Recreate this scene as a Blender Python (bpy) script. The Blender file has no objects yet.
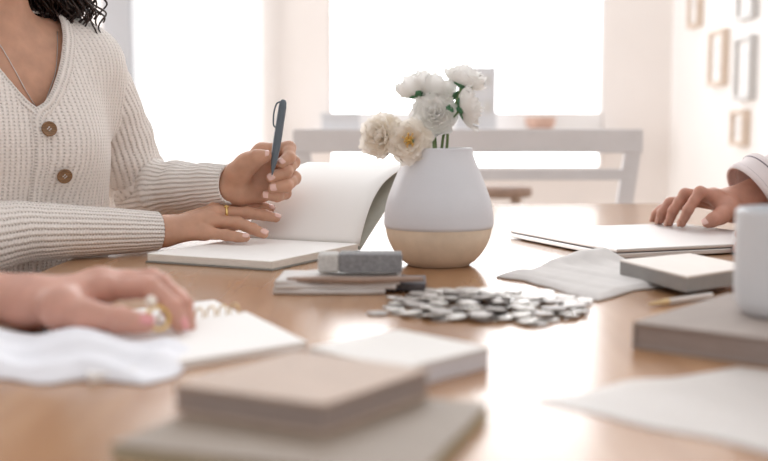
import bpy, bmesh, math, random
import numpy as np
from mathutils import Vector, Matrix
random.seed(7); np.random.seed(7)
SC = bpy.context.scene
COL = SC.collection
F = 768 / 36 * 50.0
CAM = Vector((0, 0, 0.93)); TZ = 0.75
PITCH = math.atan(100.5 / F)

# ------------------------------------------------------------------ camera helpers
def ray(px, py):
    x = (px - 384) / F; y = (230.5 - py) / F
    c, s = math.cos(PITCH), math.sin(PITCH)
    return Vector((x, c + y * s, -s + y * c))
def D(px, py, depth):
    r = ray(px, py); return CAM + r * (depth / r.y)
def S(px, py, z):
    r = ray(px, py); return CAM + r * ((z - CAM.z) / r.z)

# ------------------------------------------------------------------ materials
def mat(name, color, rough=0.6, noise=0.0, nscale=20.0, bump=0.0, bscale=200.0, metal=0.0, spec=0.5,
        sub=0.0, alpha=1.0, sheen=0.0, color2=None, trans=0.0, stretch=None):
    m = bpy.data.materials.new(name); m.use_nodes = True
    nt = m.node_tree; b = nt.nodes['Principled BSDF']
    b.inputs['Base Color'].default_value = (*color, 1)
    b.inputs['Roughness'].default_value = rough
    b.inputs['Metallic'].default_value = metal
    b.inputs['Specular IOR Level'].default_value = spec
    if sub:
        b.inputs['Subsurface Weight'].default_value = sub
        b.inputs['Subsurface Radius'].default_value = (1.0, 0.35, 0.2)
        b.inputs['Subsurface Scale'].default_value = 0.006
    if sheen: b.inputs['Sheen Weight'].default_value = sheen
    if alpha < 1: b.inputs['Alpha'].default_value = alpha
    tc = nt.nodes.new('ShaderNodeTexCoord'); src = tc.outputs['Object']
    if stretch:
        mp = nt.nodes.new('ShaderNodeMapping'); mp.inputs['Scale'].default_value = stretch
        nt.links.new(src, mp.inputs['Vector']); src = mp.outputs['Vector']
    if noise or color2:
        n = nt.nodes.new('ShaderNodeTexNoise'); n.inputs['Scale'].default_value = nscale
        n.inputs['Detail'].default_value = 5
        nt.links.new(src, n.inputs['Vector'])
        r = nt.nodes.new('ShaderNodeValToRGB')
        c2 = color2 or tuple(max(0, c * (1 - noise)) for c in color)
        c1 = color if color2 else tuple(min(1, c * (1 + noise)) for c in color)
        r.color_ramp.elements[0].position = 0.3; r.color_ramp.elements[1].position = 0.7
        r.color_ramp.elements[0].color = (*c2, 1); r.color_ramp.elements[1].color = (*c1, 1)
        nt.links.new(n.outputs['Fac'], r.inputs['Fac']); nt.links.new(r.outputs['Color'], b.inputs['Base Color'])
    if bump:
        n = nt.nodes.new('ShaderNodeTexNoise'); n.inputs['Scale'].default_value = bscale; n.inputs['Detail'].default_value = 3
        nt.links.new(src, n.inputs['Vector'])
        bp = nt.nodes.new('ShaderNodeBump'); bp.inputs['Strength'].default_value = bump; bp.inputs['Distance'].default_value = 0.002
        nt.links.new(n.outputs['Fac'], bp.inputs['Height']); nt.links.new(bp.outputs['Normal'], b.inputs['Normal'])
    return m

M = {}
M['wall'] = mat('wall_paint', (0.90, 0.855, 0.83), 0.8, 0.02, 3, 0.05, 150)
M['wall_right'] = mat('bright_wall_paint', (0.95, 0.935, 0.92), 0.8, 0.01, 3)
M['grey_trim'] = mat('grey_trim_paint', (0.42, 0.42, 0.44), 0.6, 0.03, 4)
M['white_trim'] = mat('white_trim_paint', (0.88, 0.86, 0.85), 0.5, 0.01, 6)
M['floor'] = mat('floor_boards', (0.60, 0.50, 0.42), 0.35, 0.12, 6, stretch=(1, 8, 1))
M['bench'] = mat('bench_paint', (0.70, 0.685, 0.69), 0.55, 0.03, 12)
M['box_grey'] = mat('card_grey', (0.62, 0.63, 0.66), 0.7, 0.03, 10)
M['pink_tan'] = mat('pinkish_clay', (0.62, 0.42, 0.34), 0.8, 0.08, 20)
M['frame_tan'] = mat('pale_oak_frame', (0.72, 0.60, 0.50), 0.6, 0.08, 30)
M['frame_grey'] = mat('grey_frame', (0.60, 0.59, 0.58), 0.5, 0.05, 30)
M['mount'] = mat('picture_mount', (0.90, 0.89, 0.88), 0.7, 0.01, 10)
M['print'] = mat('pale_print', (0.80, 0.79, 0.78), 0.5, 0.1, 7)
M['ceramic'] = mat('grey_white_glaze', (0.66, 0.67, 0.71), 0.38, 0.03, 12, 0.04, 300)
M['clay'] = mat('bare_beige_clay', (0.74, 0.63, 0.50), 0.75, 0.05, 60, 0.12, 500)
M['clay_in'] = mat('glaze_inside', (0.45, 0.44, 0.45), 0.6, 0.03, 30)
def petal_mat(name, col):
    m = bpy.data.materials.new(name); m.use_nodes = True
    nt = m.node_tree; nt.nodes.clear(); L = nt.links.new
    o = nt.nodes.new('ShaderNodeOutputMaterial'); mx = nt.nodes.new('ShaderNodeMixShader'); mx.inputs[0].default_value = .55
    a = nt.nodes.new('ShaderNodeBsdfDiffuse'); t = nt.nodes.new('ShaderNodeBsdfTranslucent')
    n = nt.nodes.new('ShaderNodeTexNoise'); n.inputs['Scale'].default_value = 70
    r = nt.nodes.new('ShaderNodeValToRGB'); r.color_ramp.elements[0].color = (*[c * .94 for c in col], 1); r.color_ramp.elements[1].color = (*col, 1)
    L(n.outputs['Fac'], r.inputs['Fac']); L(r.outputs['Color'], a.inputs['Color']); L(r.outputs['Color'], t.inputs['Color'])
    L(a.outputs[0], mx.inputs[1]); L(t.outputs[0], mx.inputs[2]); L(mx.outputs[0], o.inputs['Surface'])
    return m
M['petal'] = petal_mat('petal_white', (0.98, 0.975, 0.96))
M['petal_warm'] = petal_mat('petal_warm_cream', (0.98, 0.945, 0.89))
M['stamen'] = mat('stamen_yellow', (0.80, 0.50, 0.12), 0.7, 0.15, 300)
M['stem'] = mat('stem_green', (0.16, 0.24, 0.09), 0.6, 0.2, 80)
M['sepal'] = mat('sepal_green', (0.07, 0.20, 0.10), 0.55, 0.25, 80)
M['page'] = mat('cream_page', (0.86, 0.84, 0.82), 0.75, 0.01, 8)
M['page_edge'] = mat('page_edge', (0.80, 0.77, 0.72), 0.8, 0.12, 60, 0.25, 900, stretch=(1, 1, 30))
M['cover_dark'] = mat('grey_olive_cover', (0.25, 0.25, 0.23), 0.6, 0.06, 90, 0.1, 700)
M['endpaper'] = mat('olive_endpaper', (0.40, 0.40, 0.35), 0.7, 0.05, 60)
M['pen'] = mat('slate_pen', (0.10, 0.125, 0.15), 0.4, 0.03, 60)
M['steel'] = mat('brushed_steel', (0.62, 0.61, 0.60), 0.3, 0.03, 60, metal=1)
M['alu'] = mat('laptop_aluminium', (0.62, 0.60, 0.59), 0.38, 0.01, 30, metal=0.75)
M['alu_dark'] = mat('laptop_seam', (0.10, 0.10, 0.11), 0.5, 0.02, 30)
M['rubber'] = mat('black_rubber', (0.02, 0.02, 0.02), 0.7, 0.05, 30)
M['gold'] = mat('gold', (0.78, 0.55, 0.22), 0.22, 0.02, 60, metal=1)
M['pearl'] = mat('pearl', (0.86, 0.80, 0.72), 0.15, 0.02, 60)
M['coin'] = mat('silver_coin', (0.50, 0.47, 0.44), 0.24, 0.15, 60, 0.5, 700, metal=0.9)
M['coin2'] = mat('dull_silver_coin', (0.33, 0.30, 0.28), 0.3, 0.2, 60, 0.5, 700, metal=0.9)
M['taupe'] = mat('taupe_linen', (0.345, 0.29, 0.26), 0.78, 0.06, 40, 0.25, 900)
M['taupe_side'] = mat('taupe_page_edge', (0.33, 0.27, 0.245), 0.85, 0.12, 40, 0.2, 900, stretch=(1, 1, 25))
M['book_top'] = mat('beige_linen', (0.47, 0.355, 0.285), 0.62, 0.05, 40, 0.2, 900)
M['folder'] = mat('taupe_board', (0.255, 0.20, 0.155), 0.6, 0.05, 30)
M['folder_edge'] = mat('pale_olive_edge', (0.42, 0.37, 0.26), 0.7, 0.05, 30)
M['box_top'] = mat('cream_box_lid', (0.80, 0.74, 0.69), 0.7, 0.02, 30)
M['box_side'] = mat('grey_box_side', (0.30, 0.29, 0.28), 0.8, 0.06, 60, 0.2, 900)
M['booklet'] = mat('white_box_lid', (0.68, 0.65, 0.62), 0.6, 0.02, 30)
M['booklet_side'] = mat('cool_white_side', (0.66, 0.66, 0.70), 0.7, 0.03, 30)
M['felt'] = mat('grey_felt', (0.26, 0.26, 0.27), 0.95, 0.22, 320, 0.5, 900, sheen=0.3)
M['felt_light'] = mat('pale_felt', (0.58, 0.57, 0.55), 0.95, 0.15, 300, 0.4, 900)
M['cloth_pale'] = mat('pale_grey_cloth', (0.66, 0.63, 0.61), 0.9, 0.05, 80, 0.3, 900)
M['cloth_shade'] = mat('shaded_end', (0.16, 0.15, 0.16), 0.9, 0.1, 80)  # grey shadow at the cloth stack's right end, put into the colour
M['brown'] = mat('brown_leather', (0.30, 0.20, 0.15), 0.6, 0.15, 60)
M['cloth_grey'] = mat('soft_grey_cloth', (0.64, 0.615, 0.60), 0.85, 0.04, 60, 0.15, 900)
M['cloth_white'] = mat('white_cloth', (0.84, 0.85, 0.90), 0.9, 0.02, 60, 0.25, 600)
M['mug'] = mat('pale_grey_mug', (0.66, 0.68, 0.71), 0.3, 0.02, 20)
M['pencil'] = mat('pencil_wood', (0.66, 0.48, 0.24), 0.5, 0.05, 60)
M['pencil_body'] = mat('pencil_paint', (0.62, 0.58, 0.55), 0.4, 0.03, 30)
M['spiral'] = mat('spiral_brass', (0.62, 0.45, 0.22), 0.35, 0.03, 30, metal=0.8)
M['button'] = mat('brown_wood_button', (0.24, 0.13, 0.06), 0.45, 0.35, 120, stretch=(1, 1, 6))
M['shirt'] = mat('pale_mauve_shirt', (0.74, 0.67, 0.67), 0.85, 0.03, 40, 0.15, 500)
M['stripe'] = mat('dark_plum_stripe', (0.14, 0.11, 0.14), 0.85, 0.1, 40)
M['denim'] = mat('dark_trousers', (0.09, 0.10, 0.14), 0.9, 0.1, 80)
M['hair'] = mat('dark_brown_hair', (0.028, 0.014, 0.010), 0.38, 0.3, 200)
M['eye'] = mat('eye_white', (0.8, 0.78, 0.75), 0.2, 0.02, 20)
M['iris'] = mat('brown_iris', (0.06, 0.03, 0.015), 0.2, 0.1, 100)
M['lip'] = mat('lip', (0.45, 0.17, 0.14), 0.5, 0.05, 100)
M['jumper'] = mat('white_jumper', (0.70, 0.68, 0.67), 0.9, 0.04, 60, 0.3, 400)
def skin(n, c):
    return mat(n, c, 0.5, 0.10, 45, 0.14, 700, spec=0.4, sub=0.22)
M['skin_w'] = skin('skin_warm_brown', (0.55, 0.31, 0.21))
M['skin_m'] = skin('skin_rosy', (0.50, 0.25, 0.18))
M['skin_f'] = skin('skin_pale_rosy', (0.58, 0.315, 0.245))
M['nail_w'] = mat('nail_pink', (0.76, 0.50, 0.44), 0.22, 0.03, 60)
M['nail_f'] = mat('nail_rose', (0.72, 0.32, 0.32), 0.25, 0.03, 60)

def wood_mat():
    m = bpy.data.materials.new('honey_oak'); m.use_nodes = True
    nt = m.node_tree; b = nt.nodes['Principled BSDF']; L = nt.links.new
    tc = nt.nodes.new('ShaderNodeTexCoord')
    mp = nt.nodes.new('ShaderNodeMapping'); mp.inputs['Scale'].default_value = (9, 0.7, 9); L(tc.outputs['Object'], mp.inputs['Vector'])
    n = nt.nodes.new('ShaderNodeTexNoise'); n.inputs['Scale'].default_value = 2.4; n.inputs['Detail'].default_value = 9; n.inputs['Roughness'].default_value = 0.62
    L(mp.outputs['Vector'], n.inputs['Vector'])
    r = nt.nodes.new('ShaderNodeValToRGB'); e = r.color_ramp.elements
    e[0].position = 0.25; e[0].color = (0.29, 0.142, 0.062, 1); e[1].position = 0.75; e[1].color = (0.46, 0.262, 0.14, 1)
    L(n.outputs['Fac'], r.inputs['Fac']); L(r.outputs['Color'], b.inputs['Base Color'])
    mp2 = nt.nodes.new('ShaderNodeMapping'); mp2.inputs['Scale'].default_value = (90, 3, 90); L(tc.outputs['Object'], mp2.inputs['Vector'])
    n2 = nt.nodes.new('ShaderNodeTexNoise'); n2.inputs['Scale'].default_value = 3; L(mp2.outputs['Vector'], n2.inputs['Vector'])
    bp = nt.nodes.new('ShaderNodeBump'); bp.inputs['Strength'].default_value = 0.04; bp.inputs['Distance'].default_value = 0.001
    L(n2.outputs['Fac'], bp.inputs['Height']); L(bp.outputs['Normal'], b.inputs['Normal'])
    b.inputs['Roughness'].default_value = 0.2
    b.inputs['Specular IOR Level'].default_value = 0.5
    return m
M['wood'] = wood_mat()

def knit_mat(name, color):
    m = bpy.data.materials.new(name); m.use_nodes = True
    nt = m.node_tree; b = nt.nodes['Principled BSDF']; L = nt.links.new
    uv = nt.nodes.new('ShaderNodeUVMap'); uv.uv_map = 'knit'
    sp = nt.nodes.new('ShaderNodeSeparateXYZ'); L(uv.outputs['UV'], sp.inputs[0])
    def mth(op, a, bb=None):
        n = nt.nodes.new('ShaderNodeMath'); n.operation = op
        for i, v in enumerate((a, bb)):
            if v is None: continue
            if isinstance(v, (int, float)): n.inputs[i].default_value = v
            else: L(v, n.inputs[i])
        return n.outputs[0]
    nz = nt.nodes.new('ShaderNodeTexNoise'); nz.inputs['Scale'].default_value = 0.6; L(uv.outputs['UV'], nz.inputs['Vector'])
    # u and v are measured in ribs and stitches
    wob = mth('MULTIPLY', nz.outputs['Fac'], 0.5)
    u = mth('ADD', sp.outputs['X'], wob); v = sp.outputs['Y']
    rib = mth('COSINE', mth('MULTIPLY', u, 2 * math.pi))
    st = mth('COSINE', mth('MULTIPLY', v, 2 * math.pi))
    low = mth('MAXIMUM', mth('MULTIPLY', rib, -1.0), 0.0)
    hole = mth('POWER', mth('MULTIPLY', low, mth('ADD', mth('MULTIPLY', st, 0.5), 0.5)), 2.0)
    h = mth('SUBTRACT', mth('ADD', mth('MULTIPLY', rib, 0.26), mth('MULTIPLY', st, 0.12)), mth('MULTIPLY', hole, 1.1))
    bp = nt.nodes.new('ShaderNodeBump'); bp.inputs['Strength'].default_value = 0.9; bp.inputs['Distance'].default_value = 0.0022
    L(h, bp.inputs['Height'])
    n2 = nt.nodes.new('ShaderNodeTexNoise'); n2.inputs['Scale'].default_value = 900
    tc = nt.nodes.new('ShaderNodeTexCoord'); L(tc.outputs['Object'], n2.inputs['Vector'])
    bp2 = nt.nodes.new('ShaderNodeBump'); bp2.inputs['Strength'].default_value = 0.35; bp2.inputs['Distance'].default_value = 0.001
    L(n2.outputs['Fac'], bp2.inputs['Height']); L(bp.outputs['Normal'], bp2.inputs['Normal']); L(bp2.outputs['Normal'], b.inputs['Normal'])
    # shade inside the open stitches, mixed into the wool colour
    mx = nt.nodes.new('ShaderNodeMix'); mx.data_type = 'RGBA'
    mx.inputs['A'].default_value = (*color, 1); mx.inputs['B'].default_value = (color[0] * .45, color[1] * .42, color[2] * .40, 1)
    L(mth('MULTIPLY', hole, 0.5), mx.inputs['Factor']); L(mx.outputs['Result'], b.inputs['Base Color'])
    b.inputs['Roughness'].default_value = 0.95; b.inputs['Sheen Weight'].default_value = 0.25
    b.inputs['Specular IOR Level'].default_value = 0.2
    return m
M['knit'] = knit_mat('cream_rib_knit', (0.88, 0.83, 0.79))

def glass_mat():
    m = bpy.data.materials.new('window_glass'); m.use_nodes = True
    nt = m.node_tree; nt.nodes.clear(); L = nt.links.new
    o = nt.nodes.new('ShaderNodeOutputMaterial'); mx = nt.nodes.new('ShaderNodeMixShader')
    t = nt.nodes.new('ShaderNodeBsdfTransparent'); g = nt.nodes.new('ShaderNodeBsdfGlossy'); g.inputs['Roughness'].default_value = 0.02
    mx.inputs[0].default_value = 0.05
    L(t.outputs[0], mx.inputs[1]); L(g.outputs[0], mx.inputs[2]); L(mx.outputs[0], o.inputs['Surface'])
    return m
M['glass'] = glass_mat()
def tracing_mat():
    m = bpy.data.materials.new('tracing_paper'); m.use_nodes = True
    nt = m.node_tree; nt.nodes.clear(); L = nt.links.new
    o = nt.nodes.new('ShaderNodeOutputMaterial'); mx = nt.nodes.new('ShaderNodeMixShader')
    t = nt.nodes.new('ShaderNodeBsdfTransparent'); g = nt.nodes.new('ShaderNodeBsdfPrincipled')
    n = nt.nodes.new('ShaderNodeTexNoise'); n.inputs['Scale'].default_value = 9
    r = nt.nodes.new('ShaderNodeValToRGB'); r.color_ramp.elements[0].color = (.70, .66, .63, 1); r.color_ramp.elements[1].color = (.80, .77, .75, 1)
    L(n.outputs['Fac'], r.inputs['Fac']); L(r.outputs['Color'], g.inputs['Base Color'])
    g.inputs['Roughness'].default_value = 0.45
    mx.inputs[0].default_value = 0.55
    L(t.outputs[0], mx.inputs[1]); L(g.outputs[0], mx.inputs[2]); L(mx.outputs[0], o.inputs['Surface'])
    return m
M['tracing'] = tracing_mat()

# ------------------------------------------------------------------ object helpers
def tag(o, label=None, cat=None, group=None, kind=None):
    if label: o['label'] = label
    if cat: o['category'] = cat
    if group: o['group'] = group
    if kind: o['kind'] = kind
    return o
def empty(name, loc=(0, 0, 0), rz=0):
    o = bpy.data.objects.new(name, None); COL.objects.link(o); o.location = loc; o.rotation_euler = (0, 0, rz)
    o.empty_display_size = 0.02
    return o
def mesh_obj(name, verts, faces, m, parent=None, smooth=True, uv=None):
    me = bpy.data.meshes.new(name)
    me.from_pydata([tuple(v) for v in verts], [], [tuple(f) for f in faces])
    if uv is not None:
        l = me.uv_layers.new(name='knit')
        idx = np.zeros(len(me.loops), dtype=np.int32); me.loops.foreach_get('vertex_index', idx)
        l.data.foreach_set('uv', np.asarray(uv, dtype=np.float32)[idx].ravel())
    return finish(name, me, m, parent, smooth)
def finish(name, me, m, parent=None, smooth=True):
    ms = m if isinstance(m, (list, tuple)) else [m]
    for x in ms: me.materials.append(x)
    if smooth: me.polygons.foreach_set('use_smooth', [True] * len(me.polygons))
    me.update()
    o = bpy.data.objects.new(name, me); COL.objects.link(o)
    if parent:
        o.parent = parent
    return o
def bm_obj(name, bm, m, parent=None, smooth=False):
    me = bpy.data.meshes.new(name); bmesh.ops.recalc_face_normals(bm, faces=bm.faces); bm.to_mesh(me); bm.free()
    return finish(name, me, m, parent, smooth)
def add_box(bm, x0, x1, y0, y1, z0, z1, bev=0.0, seg=2, mi=0, mtx=None):
    r = bmesh.ops.create_cube(bm, size=1)
    vs = r['verts']
    for v in vs:
        v.co = Vector(((x0 + x1) / 2 + v.co.x * (x1 - x0), (y0 + y1) / 2 + v.co.y * (y1 - y0), (z0 + z1) / 2 + v.co.z * (z1 - z0)))
        if mtx: v.co = mtx @ v.co
    fs = list({f for v in vs for f in v.link_faces})
    for f in fs: f.material_index = mi
    if bev:
        es = list({e for v in vs for e in v.link_edges})
        rr = bmesh.ops.bevel(bm, geom=es, offset=bev, segments=seg, profile=0.5, affect='EDGES')
        for f in rr['faces']: f.material_index = mi
def box(name, dims, m, parent=None, bev=0.0, seg=2, smooth=False, kind=None):
    bm = bmesh.new(); add_box(bm, *dims, bev=bev, seg=seg)
    o = bm_obj(name, bm, m, parent, smooth)
    if kind: o['kind'] = kind
    return o
def sweep(path, radii, n=16, caps=True, scale=None):
    """tube along a list of points; returns verts, faces"""
    P = [Vector(p) for p in path]; V = []; Fc = []
    up = None
    for i, p in enumerate(P):
        t = (P[min(i + 1, len(P) - 1)] - P[max(i - 1, 0)]).normalized()
        if up is None:
            up = t.orthogonal().normalized()
        up = (up - t * up.dot(t)).normalized(); s = t.cross(up)
        r = radii[i] if hasattr(radii, '__len__') else radii
        for k in range(n):
            a = 2 * math.pi * k / n
            V.append(p + (up * math.cos(a) + s * math.sin(a)) * r)
    for i in range(len(P) - 1):
        for k in range(n):
            a = i * n + k; b = i * n + (k + 1) % n
            Fc.append((a, b, b + n, a + n))
    if caps:
        Fc.append(tuple(range(n - 1, -1, -1))); Fc.append(tuple(range((len(P) - 1) * n, len(P) * n)))
    return V, Fc
def merge(parts):
    V = []; Fc = []
    for v, f in parts:
        o = len(V); V += list(v); Fc += [tuple(i + o for i in q) for q in f]
    return V, Fc
def catmull(pts, n=8):
    P = [Vector(p) for p in pts]; P = [P[0] * 2 - P[1]] + P + [P[-1] * 2 - P[-2]]; out = []
    for i in range(1, len(P) - 2):
        for k in range(n):
            t = k / n; a, b, c, d = P[i - 1], P[i], P[i + 1], P[i + 2]
            out.append(0.5 * ((2 * b) + (c - a) * t + (2 * a - 5 * b + 4 * c - d) * t * t + (3 * b - a - 3 * c + d) * t ** 3))
    out.append(P[-2]); return out
def lathe(profile, n=64, mi_fn=None):
    V = []; Fc = []
    for r, z in profile:
        for k in range(n):
            a = 2 * math.pi * k / n; V.append((r * math.cos(a), r * math.sin(a), z))
    for i in range(len(profile) - 1):
        for k in range(n):
            a = i * n + k; b = i * n + (k + 1) % n; Fc.append((a, b, b + n, a + n))
    return V, Fc
def quad_slab(name, pts, z0, z1, m, parent, bev=.0008, inset=0.0):
    """slab over four local xy points (counter-clockwise)"""
    c_ = sum((Vector((p[0], p[1], 0)) for p in pts), Vector()) / 4
    bm = bmesh.new(); lo_ = []; hi_ = []
    for p in pts:
        v = Vector((p[0], p[1], 0)); v = v + (c_ - v).normalized() * inset * 1.4
        lo_.append(bm.verts.new((v.x, v.y, z0))); hi_.append(bm.verts.new((v.x, v.y, z1)))
    bm.faces.new(lo_[::-1]); bm.faces.new(hi_)
    for i in range(4): bm.faces.new((lo_[i], lo_[(i + 1) % 4], hi_[(i + 1) % 4], hi_[i]))
    if bev: bmesh.ops.bevel(bm, geom=bm.edges[:], offset=bev, segments=2, profile=.5, affect='EDGES')
    return bm_obj(name, bm, m, parent)
def quad_px(px, z, keep=.5):
    """world corners of a lying block from its pixels, squared up by the share 1-keep"""
    p = [S(a, b, z) for a, b in px]; c_, ang_, lu_, lv_ = fit_rect(px, z)
    ux_ = Vector((math.cos(ang_), math.sin(ang_), 0)); uy_ = Vector((-ux_.y, ux_.x, 0)); q = []
    for k_, (i, j) in enumerate(((-1, -1), (1, -1), (1, 1), (-1, 1))):
        r_ = c_ + ux_ * lu_ / 2 * i + uy_ * lv_ / 2 * j; q.append(p[k_] * keep + r_ * (1 - keep))
    base = q[0].copy(); return base, [(v.x - base.x, v.y - base.y) for v in q]
def fit_rect(corners, z):
    """corners: pixels of a lying rectangle's four corners (front, right, back, left) -> centre, angle of front->right, lengths"""
    p = [S(a, b, z) for a, b in corners]
    c = (p[0] + p[1] + p[2] + p[3]) / 4
    u = ((p[1] - p[0]) + (p[2] - p[3])) / 2; v = ((p[3] - p[0]) + (p[2] - p[1])) / 2
    au = math.atan2(u.y, u.x); av = math.atan2(v.y, v.x)
    e = (av - au - math.pi / 2)
    while e > math.pi: e -= 2 * math.pi
    while e < -math.pi: e += 2 * math.pi
    return c, au + e / 2, u.length, v.length

# ------------------------------------------------------------------ implicit surfaces for bodies
class SDF:
    """groups of tapered capsules with smooth unions"""
    def __init__(self): self.g = []
    def group(self, prims, k=0.01, join=0.01): self.g.append((prims, k, join)); return self
    @staticmethod
    def prim(P, q):
        a, b, ra, rb = q[:4]
        a = np.array(a, dtype=np.float32); b = np.array(b, dtype=np.float32); ba = b - a
        pa = P - a
        L2 = float(ba @ ba) + 1e-9
        t = np.clip(pa @ ba / L2, 0, 1)
        d = pa - t[..., None] * ba
        if len(q) > 4:                       # squash (direction, factor)
            s = np.array(q[4], dtype=np.float32); f = q[5]
            ds = d @ s
            return (np.sqrt(np.maximum((d * d).sum(-1) + (f * f - 1) * ds * ds, 1e-12)) - (ra + (rb - ra) * t)) / max(1.0, 0.5 * (1 + f))
        return np.sqrt((d * d).sum(-1)) - (ra + (rb - ra) * t)
    @staticmethod
    def smin(a, b, k):
        h = np.maximum(k - np.abs(a - b), 0) / k
        return np.minimum(a, b) - h * h * k * 0.25
    def __call__(self, P):
        base = None; out = None
        for prims, k, join in self.g:
            d = None
            for q in prims:
                e = self.prim(P, q); d = e if d is None else self.smin(d, e, k)
            if base is None: base = d; out = d
            elif join < 0: out = self.smin(out, d, -join)       # joins everything so far
            else: out = np.minimum(out, self.smin(base, d, join))
        return out
    def bounds(self, pad=0.02):
        pts = []
        for prims, _, _ in self.g:
            for q in prims:
                for c, r in ((q[0], q[2]), (q[1], q[3])):
                    c = np.array(c); pts += [c - r - pad, c + r + pad]
        pts = np.array(pts); return pts.min(0), pts.max(0)

def nets(f, lo, hi, h):
    """surface nets of the zero set of f"""
    lo = np.array(lo, dtype=np.float64); hi = np.array(hi, dtype=np.float64)
    n = np.maximum(np.ceil((hi - lo) / h).astype(int) + 1, 4)
    ax = [lo[i] + h * np.arange(n[i]) for i in range(3)]
    G = np.empty(tuple(n), dtype=np.float32)
    for i in range(0, n[0], 16):
        X, Y, Z = np.meshgrid(ax[0][i:i + 16], ax[1], ax[2], indexing='ij')
        G[i:i + 16] = f(np.stack([X, Y, Z], -1).astype(np.float32))
    ins = G < 0
    c = [slice(0, -1), slice(1, None)]
    cnt = sum(ins[c[i], c[j], c[k]].astype(np.int8) for i in (0, 1) for j in (0, 1) for k in (0, 1))
    act = (cnt > 0) & (cnt < 8); idx = np.full(act.shape, -1, dtype=np.int64); cells = np.argwhere(act)
    idx[act] = np.arange(len(cells))
    acc = np.zeros((len(cells), 3)); w = np.zeros(len(cells))
    cor = [(i, j, k) for i in (0, 1) for j in (0, 1) for k in (0, 1)]
    for a in cor:
        for d in range(3):
            if a[d]: continue
            b = list(a); b[d] = 1
            va = G[tuple((cells + a).T)].astype(np.float64); vb = G[tuple((cells + b).T)].astype(np.float64)
            m = (va < 0) != (vb < 0); t = np.where(m, va / np.where(m, va - vb, 1), 0)
            p = np.array(a, dtype=float) + np.outer(t, np.array(b) - np.array(a))
            acc += p * m[:, None]; w += m
    V = lo + (cells + acc / w[:, None]) * h
    Fs = []
    for d in range(3):
        e1, e2 = (d + 1) % 3, (d + 2) % 3
        sl0 = [slice(None)] * 3; sl1 = [slice(None)] * 3; sl0[d] = slice(0, -1); sl1[d] = slice(1, None)
        A = ins[tuple(sl0)]; B = ins[tuple(sl1)]
        for flip in (False, True):
            e = np.argwhere((A & ~B) if not flip else (~A & B))
            e = e[(e[:, e1] > 0) & (e[:, e2] > 0) & (e[:, e1] < n[e1] - 1) & (e[:, e2] < n[e2] - 1)]
            def cell(o1, o2):
                q = e.copy(); q[:, e1] -= o1; q[:, e2] -= o2; return idx[tuple(q.T)]
            q = np.stack([cell(1, 1), cell(0, 1), cell(0, 0), cell(1, 0)], -1)
            Fs.append(q if not flip else q[:, ::-1])
    Fs = np.concatenate(Fs); Fs = Fs[(Fs >= 0).all(1)]
    return V, Fs
def trace(f, px, py, t0=0.4, t1=4):
    r = ray(px, py); o = np.array(CAM); d = np.array(r.normalized()); t = t0
    for _ in range(300):
        v = float(f(np.array([o + d * t], dtype=np.float32))[0])
        if v < 2e-4: break
        t += v * 0.6
        if t > t1: return None, None
    p = o + d * t; e = 2e-3
    g = np.array([float(f(np.array([p + np.eye(3)[i] * e], dtype=np.float32))[0] - f(np.array([p - np.eye(3)[i] * e], dtype=np.float32))[0]) for i in range(3)])
    return Vector(p), Vector(g / np.linalg.norm(g))

# ------------------------------------------------------------------ setting
def slab(name, *d, m='wall'):
    return box(name, d, M[m], kind='structure')
slab('floor', -3.2, 1.62, -2.2, 6.1, -0.05, 0.0, m='floor')
# back wall with its openings, one mesh
bm = bmesh.new()
YB0, YB1 = 6.0, 6.14
def bx(px): return (px - 384) / F * 6.0
wx0, wx1 = bx(330), bx(602); dx0, dx1 = bx(135), bx(262)
zt = 2.55
add_box(bm, -3.2, dx0, YB0, YB1, 0, 2.8); add_box(bm, dx1, wx0, YB0, YB1, 0, 2.8); add_box(bm, wx1, 1.62, YB0, YB1, 0, 2.8)
add_box(bm, dx0, dx1, YB0, YB1, zt, 2.8); add_box(bm, wx0, wx1, YB0, YB1, zt, 2.8); add_box(bm, wx0, wx1, YB0, YB1, 0, 0.715)
tag(bm_obj('wall_back', bm, M['wall']), kind='structure')
slab('wall_right', 1.6, 1.74, -2.2, 6.0, 0, 2.8, m='wall_right')
slab('wall_left', -3.3, -3.2, -2.2, 6.1, 0, 2.8)
slab('trim_1', bx(108) * 5.9 / 6, bx(134.5) * 5.9 / 6, 5.86, 6.0, 0, 2.8, m='grey_trim')
slab('baseboard_right', 1.585, 1.6, -2.2, 6.0, 0, 0.1, m='white_trim')
def window(name, x0, x1, z0, z1, fr=0.035, rails=()):
    bm = bmesh.new()
    add_box(bm, x0, x0 + fr, 6.02, 6.10, z0, z1, 0.004); add_box(bm, x1 - fr, x1, 6.02, 6.10, z0, z1, 0.004)
    add_box(bm, x0 + fr, x1 - fr, 6.02, 6.10, z0, z0 + fr, 0.004); add_box(bm, x0 + fr, x1 - fr, 6.02, 6.10, z1 - fr, z1, 0.004)
    for a, b in rails: add_box(bm, x0 + fr, x1 - fr, 6.01, 6.11, a, b, 0.004)
    w = tag(bm_obj(name, bm, M['white_trim']), kind='structure')
    box('pane', (x0 + fr, x1 - fr, 6.055, 6.061, z0 + fr, z1 - fr), M['glass'], w)
    return w
w1 = window('window_1', wx0, wx1, 0.715, zt, 0.012, [(0.80, 1.03)])
box('window_sill', (wx0 - 0.1, wx1 + 0.05, 5.72, 6.012, 0.90, 0.935), M['white_trim'], w1, 0.006)
window('door_1', dx0, dx1, 0.0, zt, 0.02)

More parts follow.
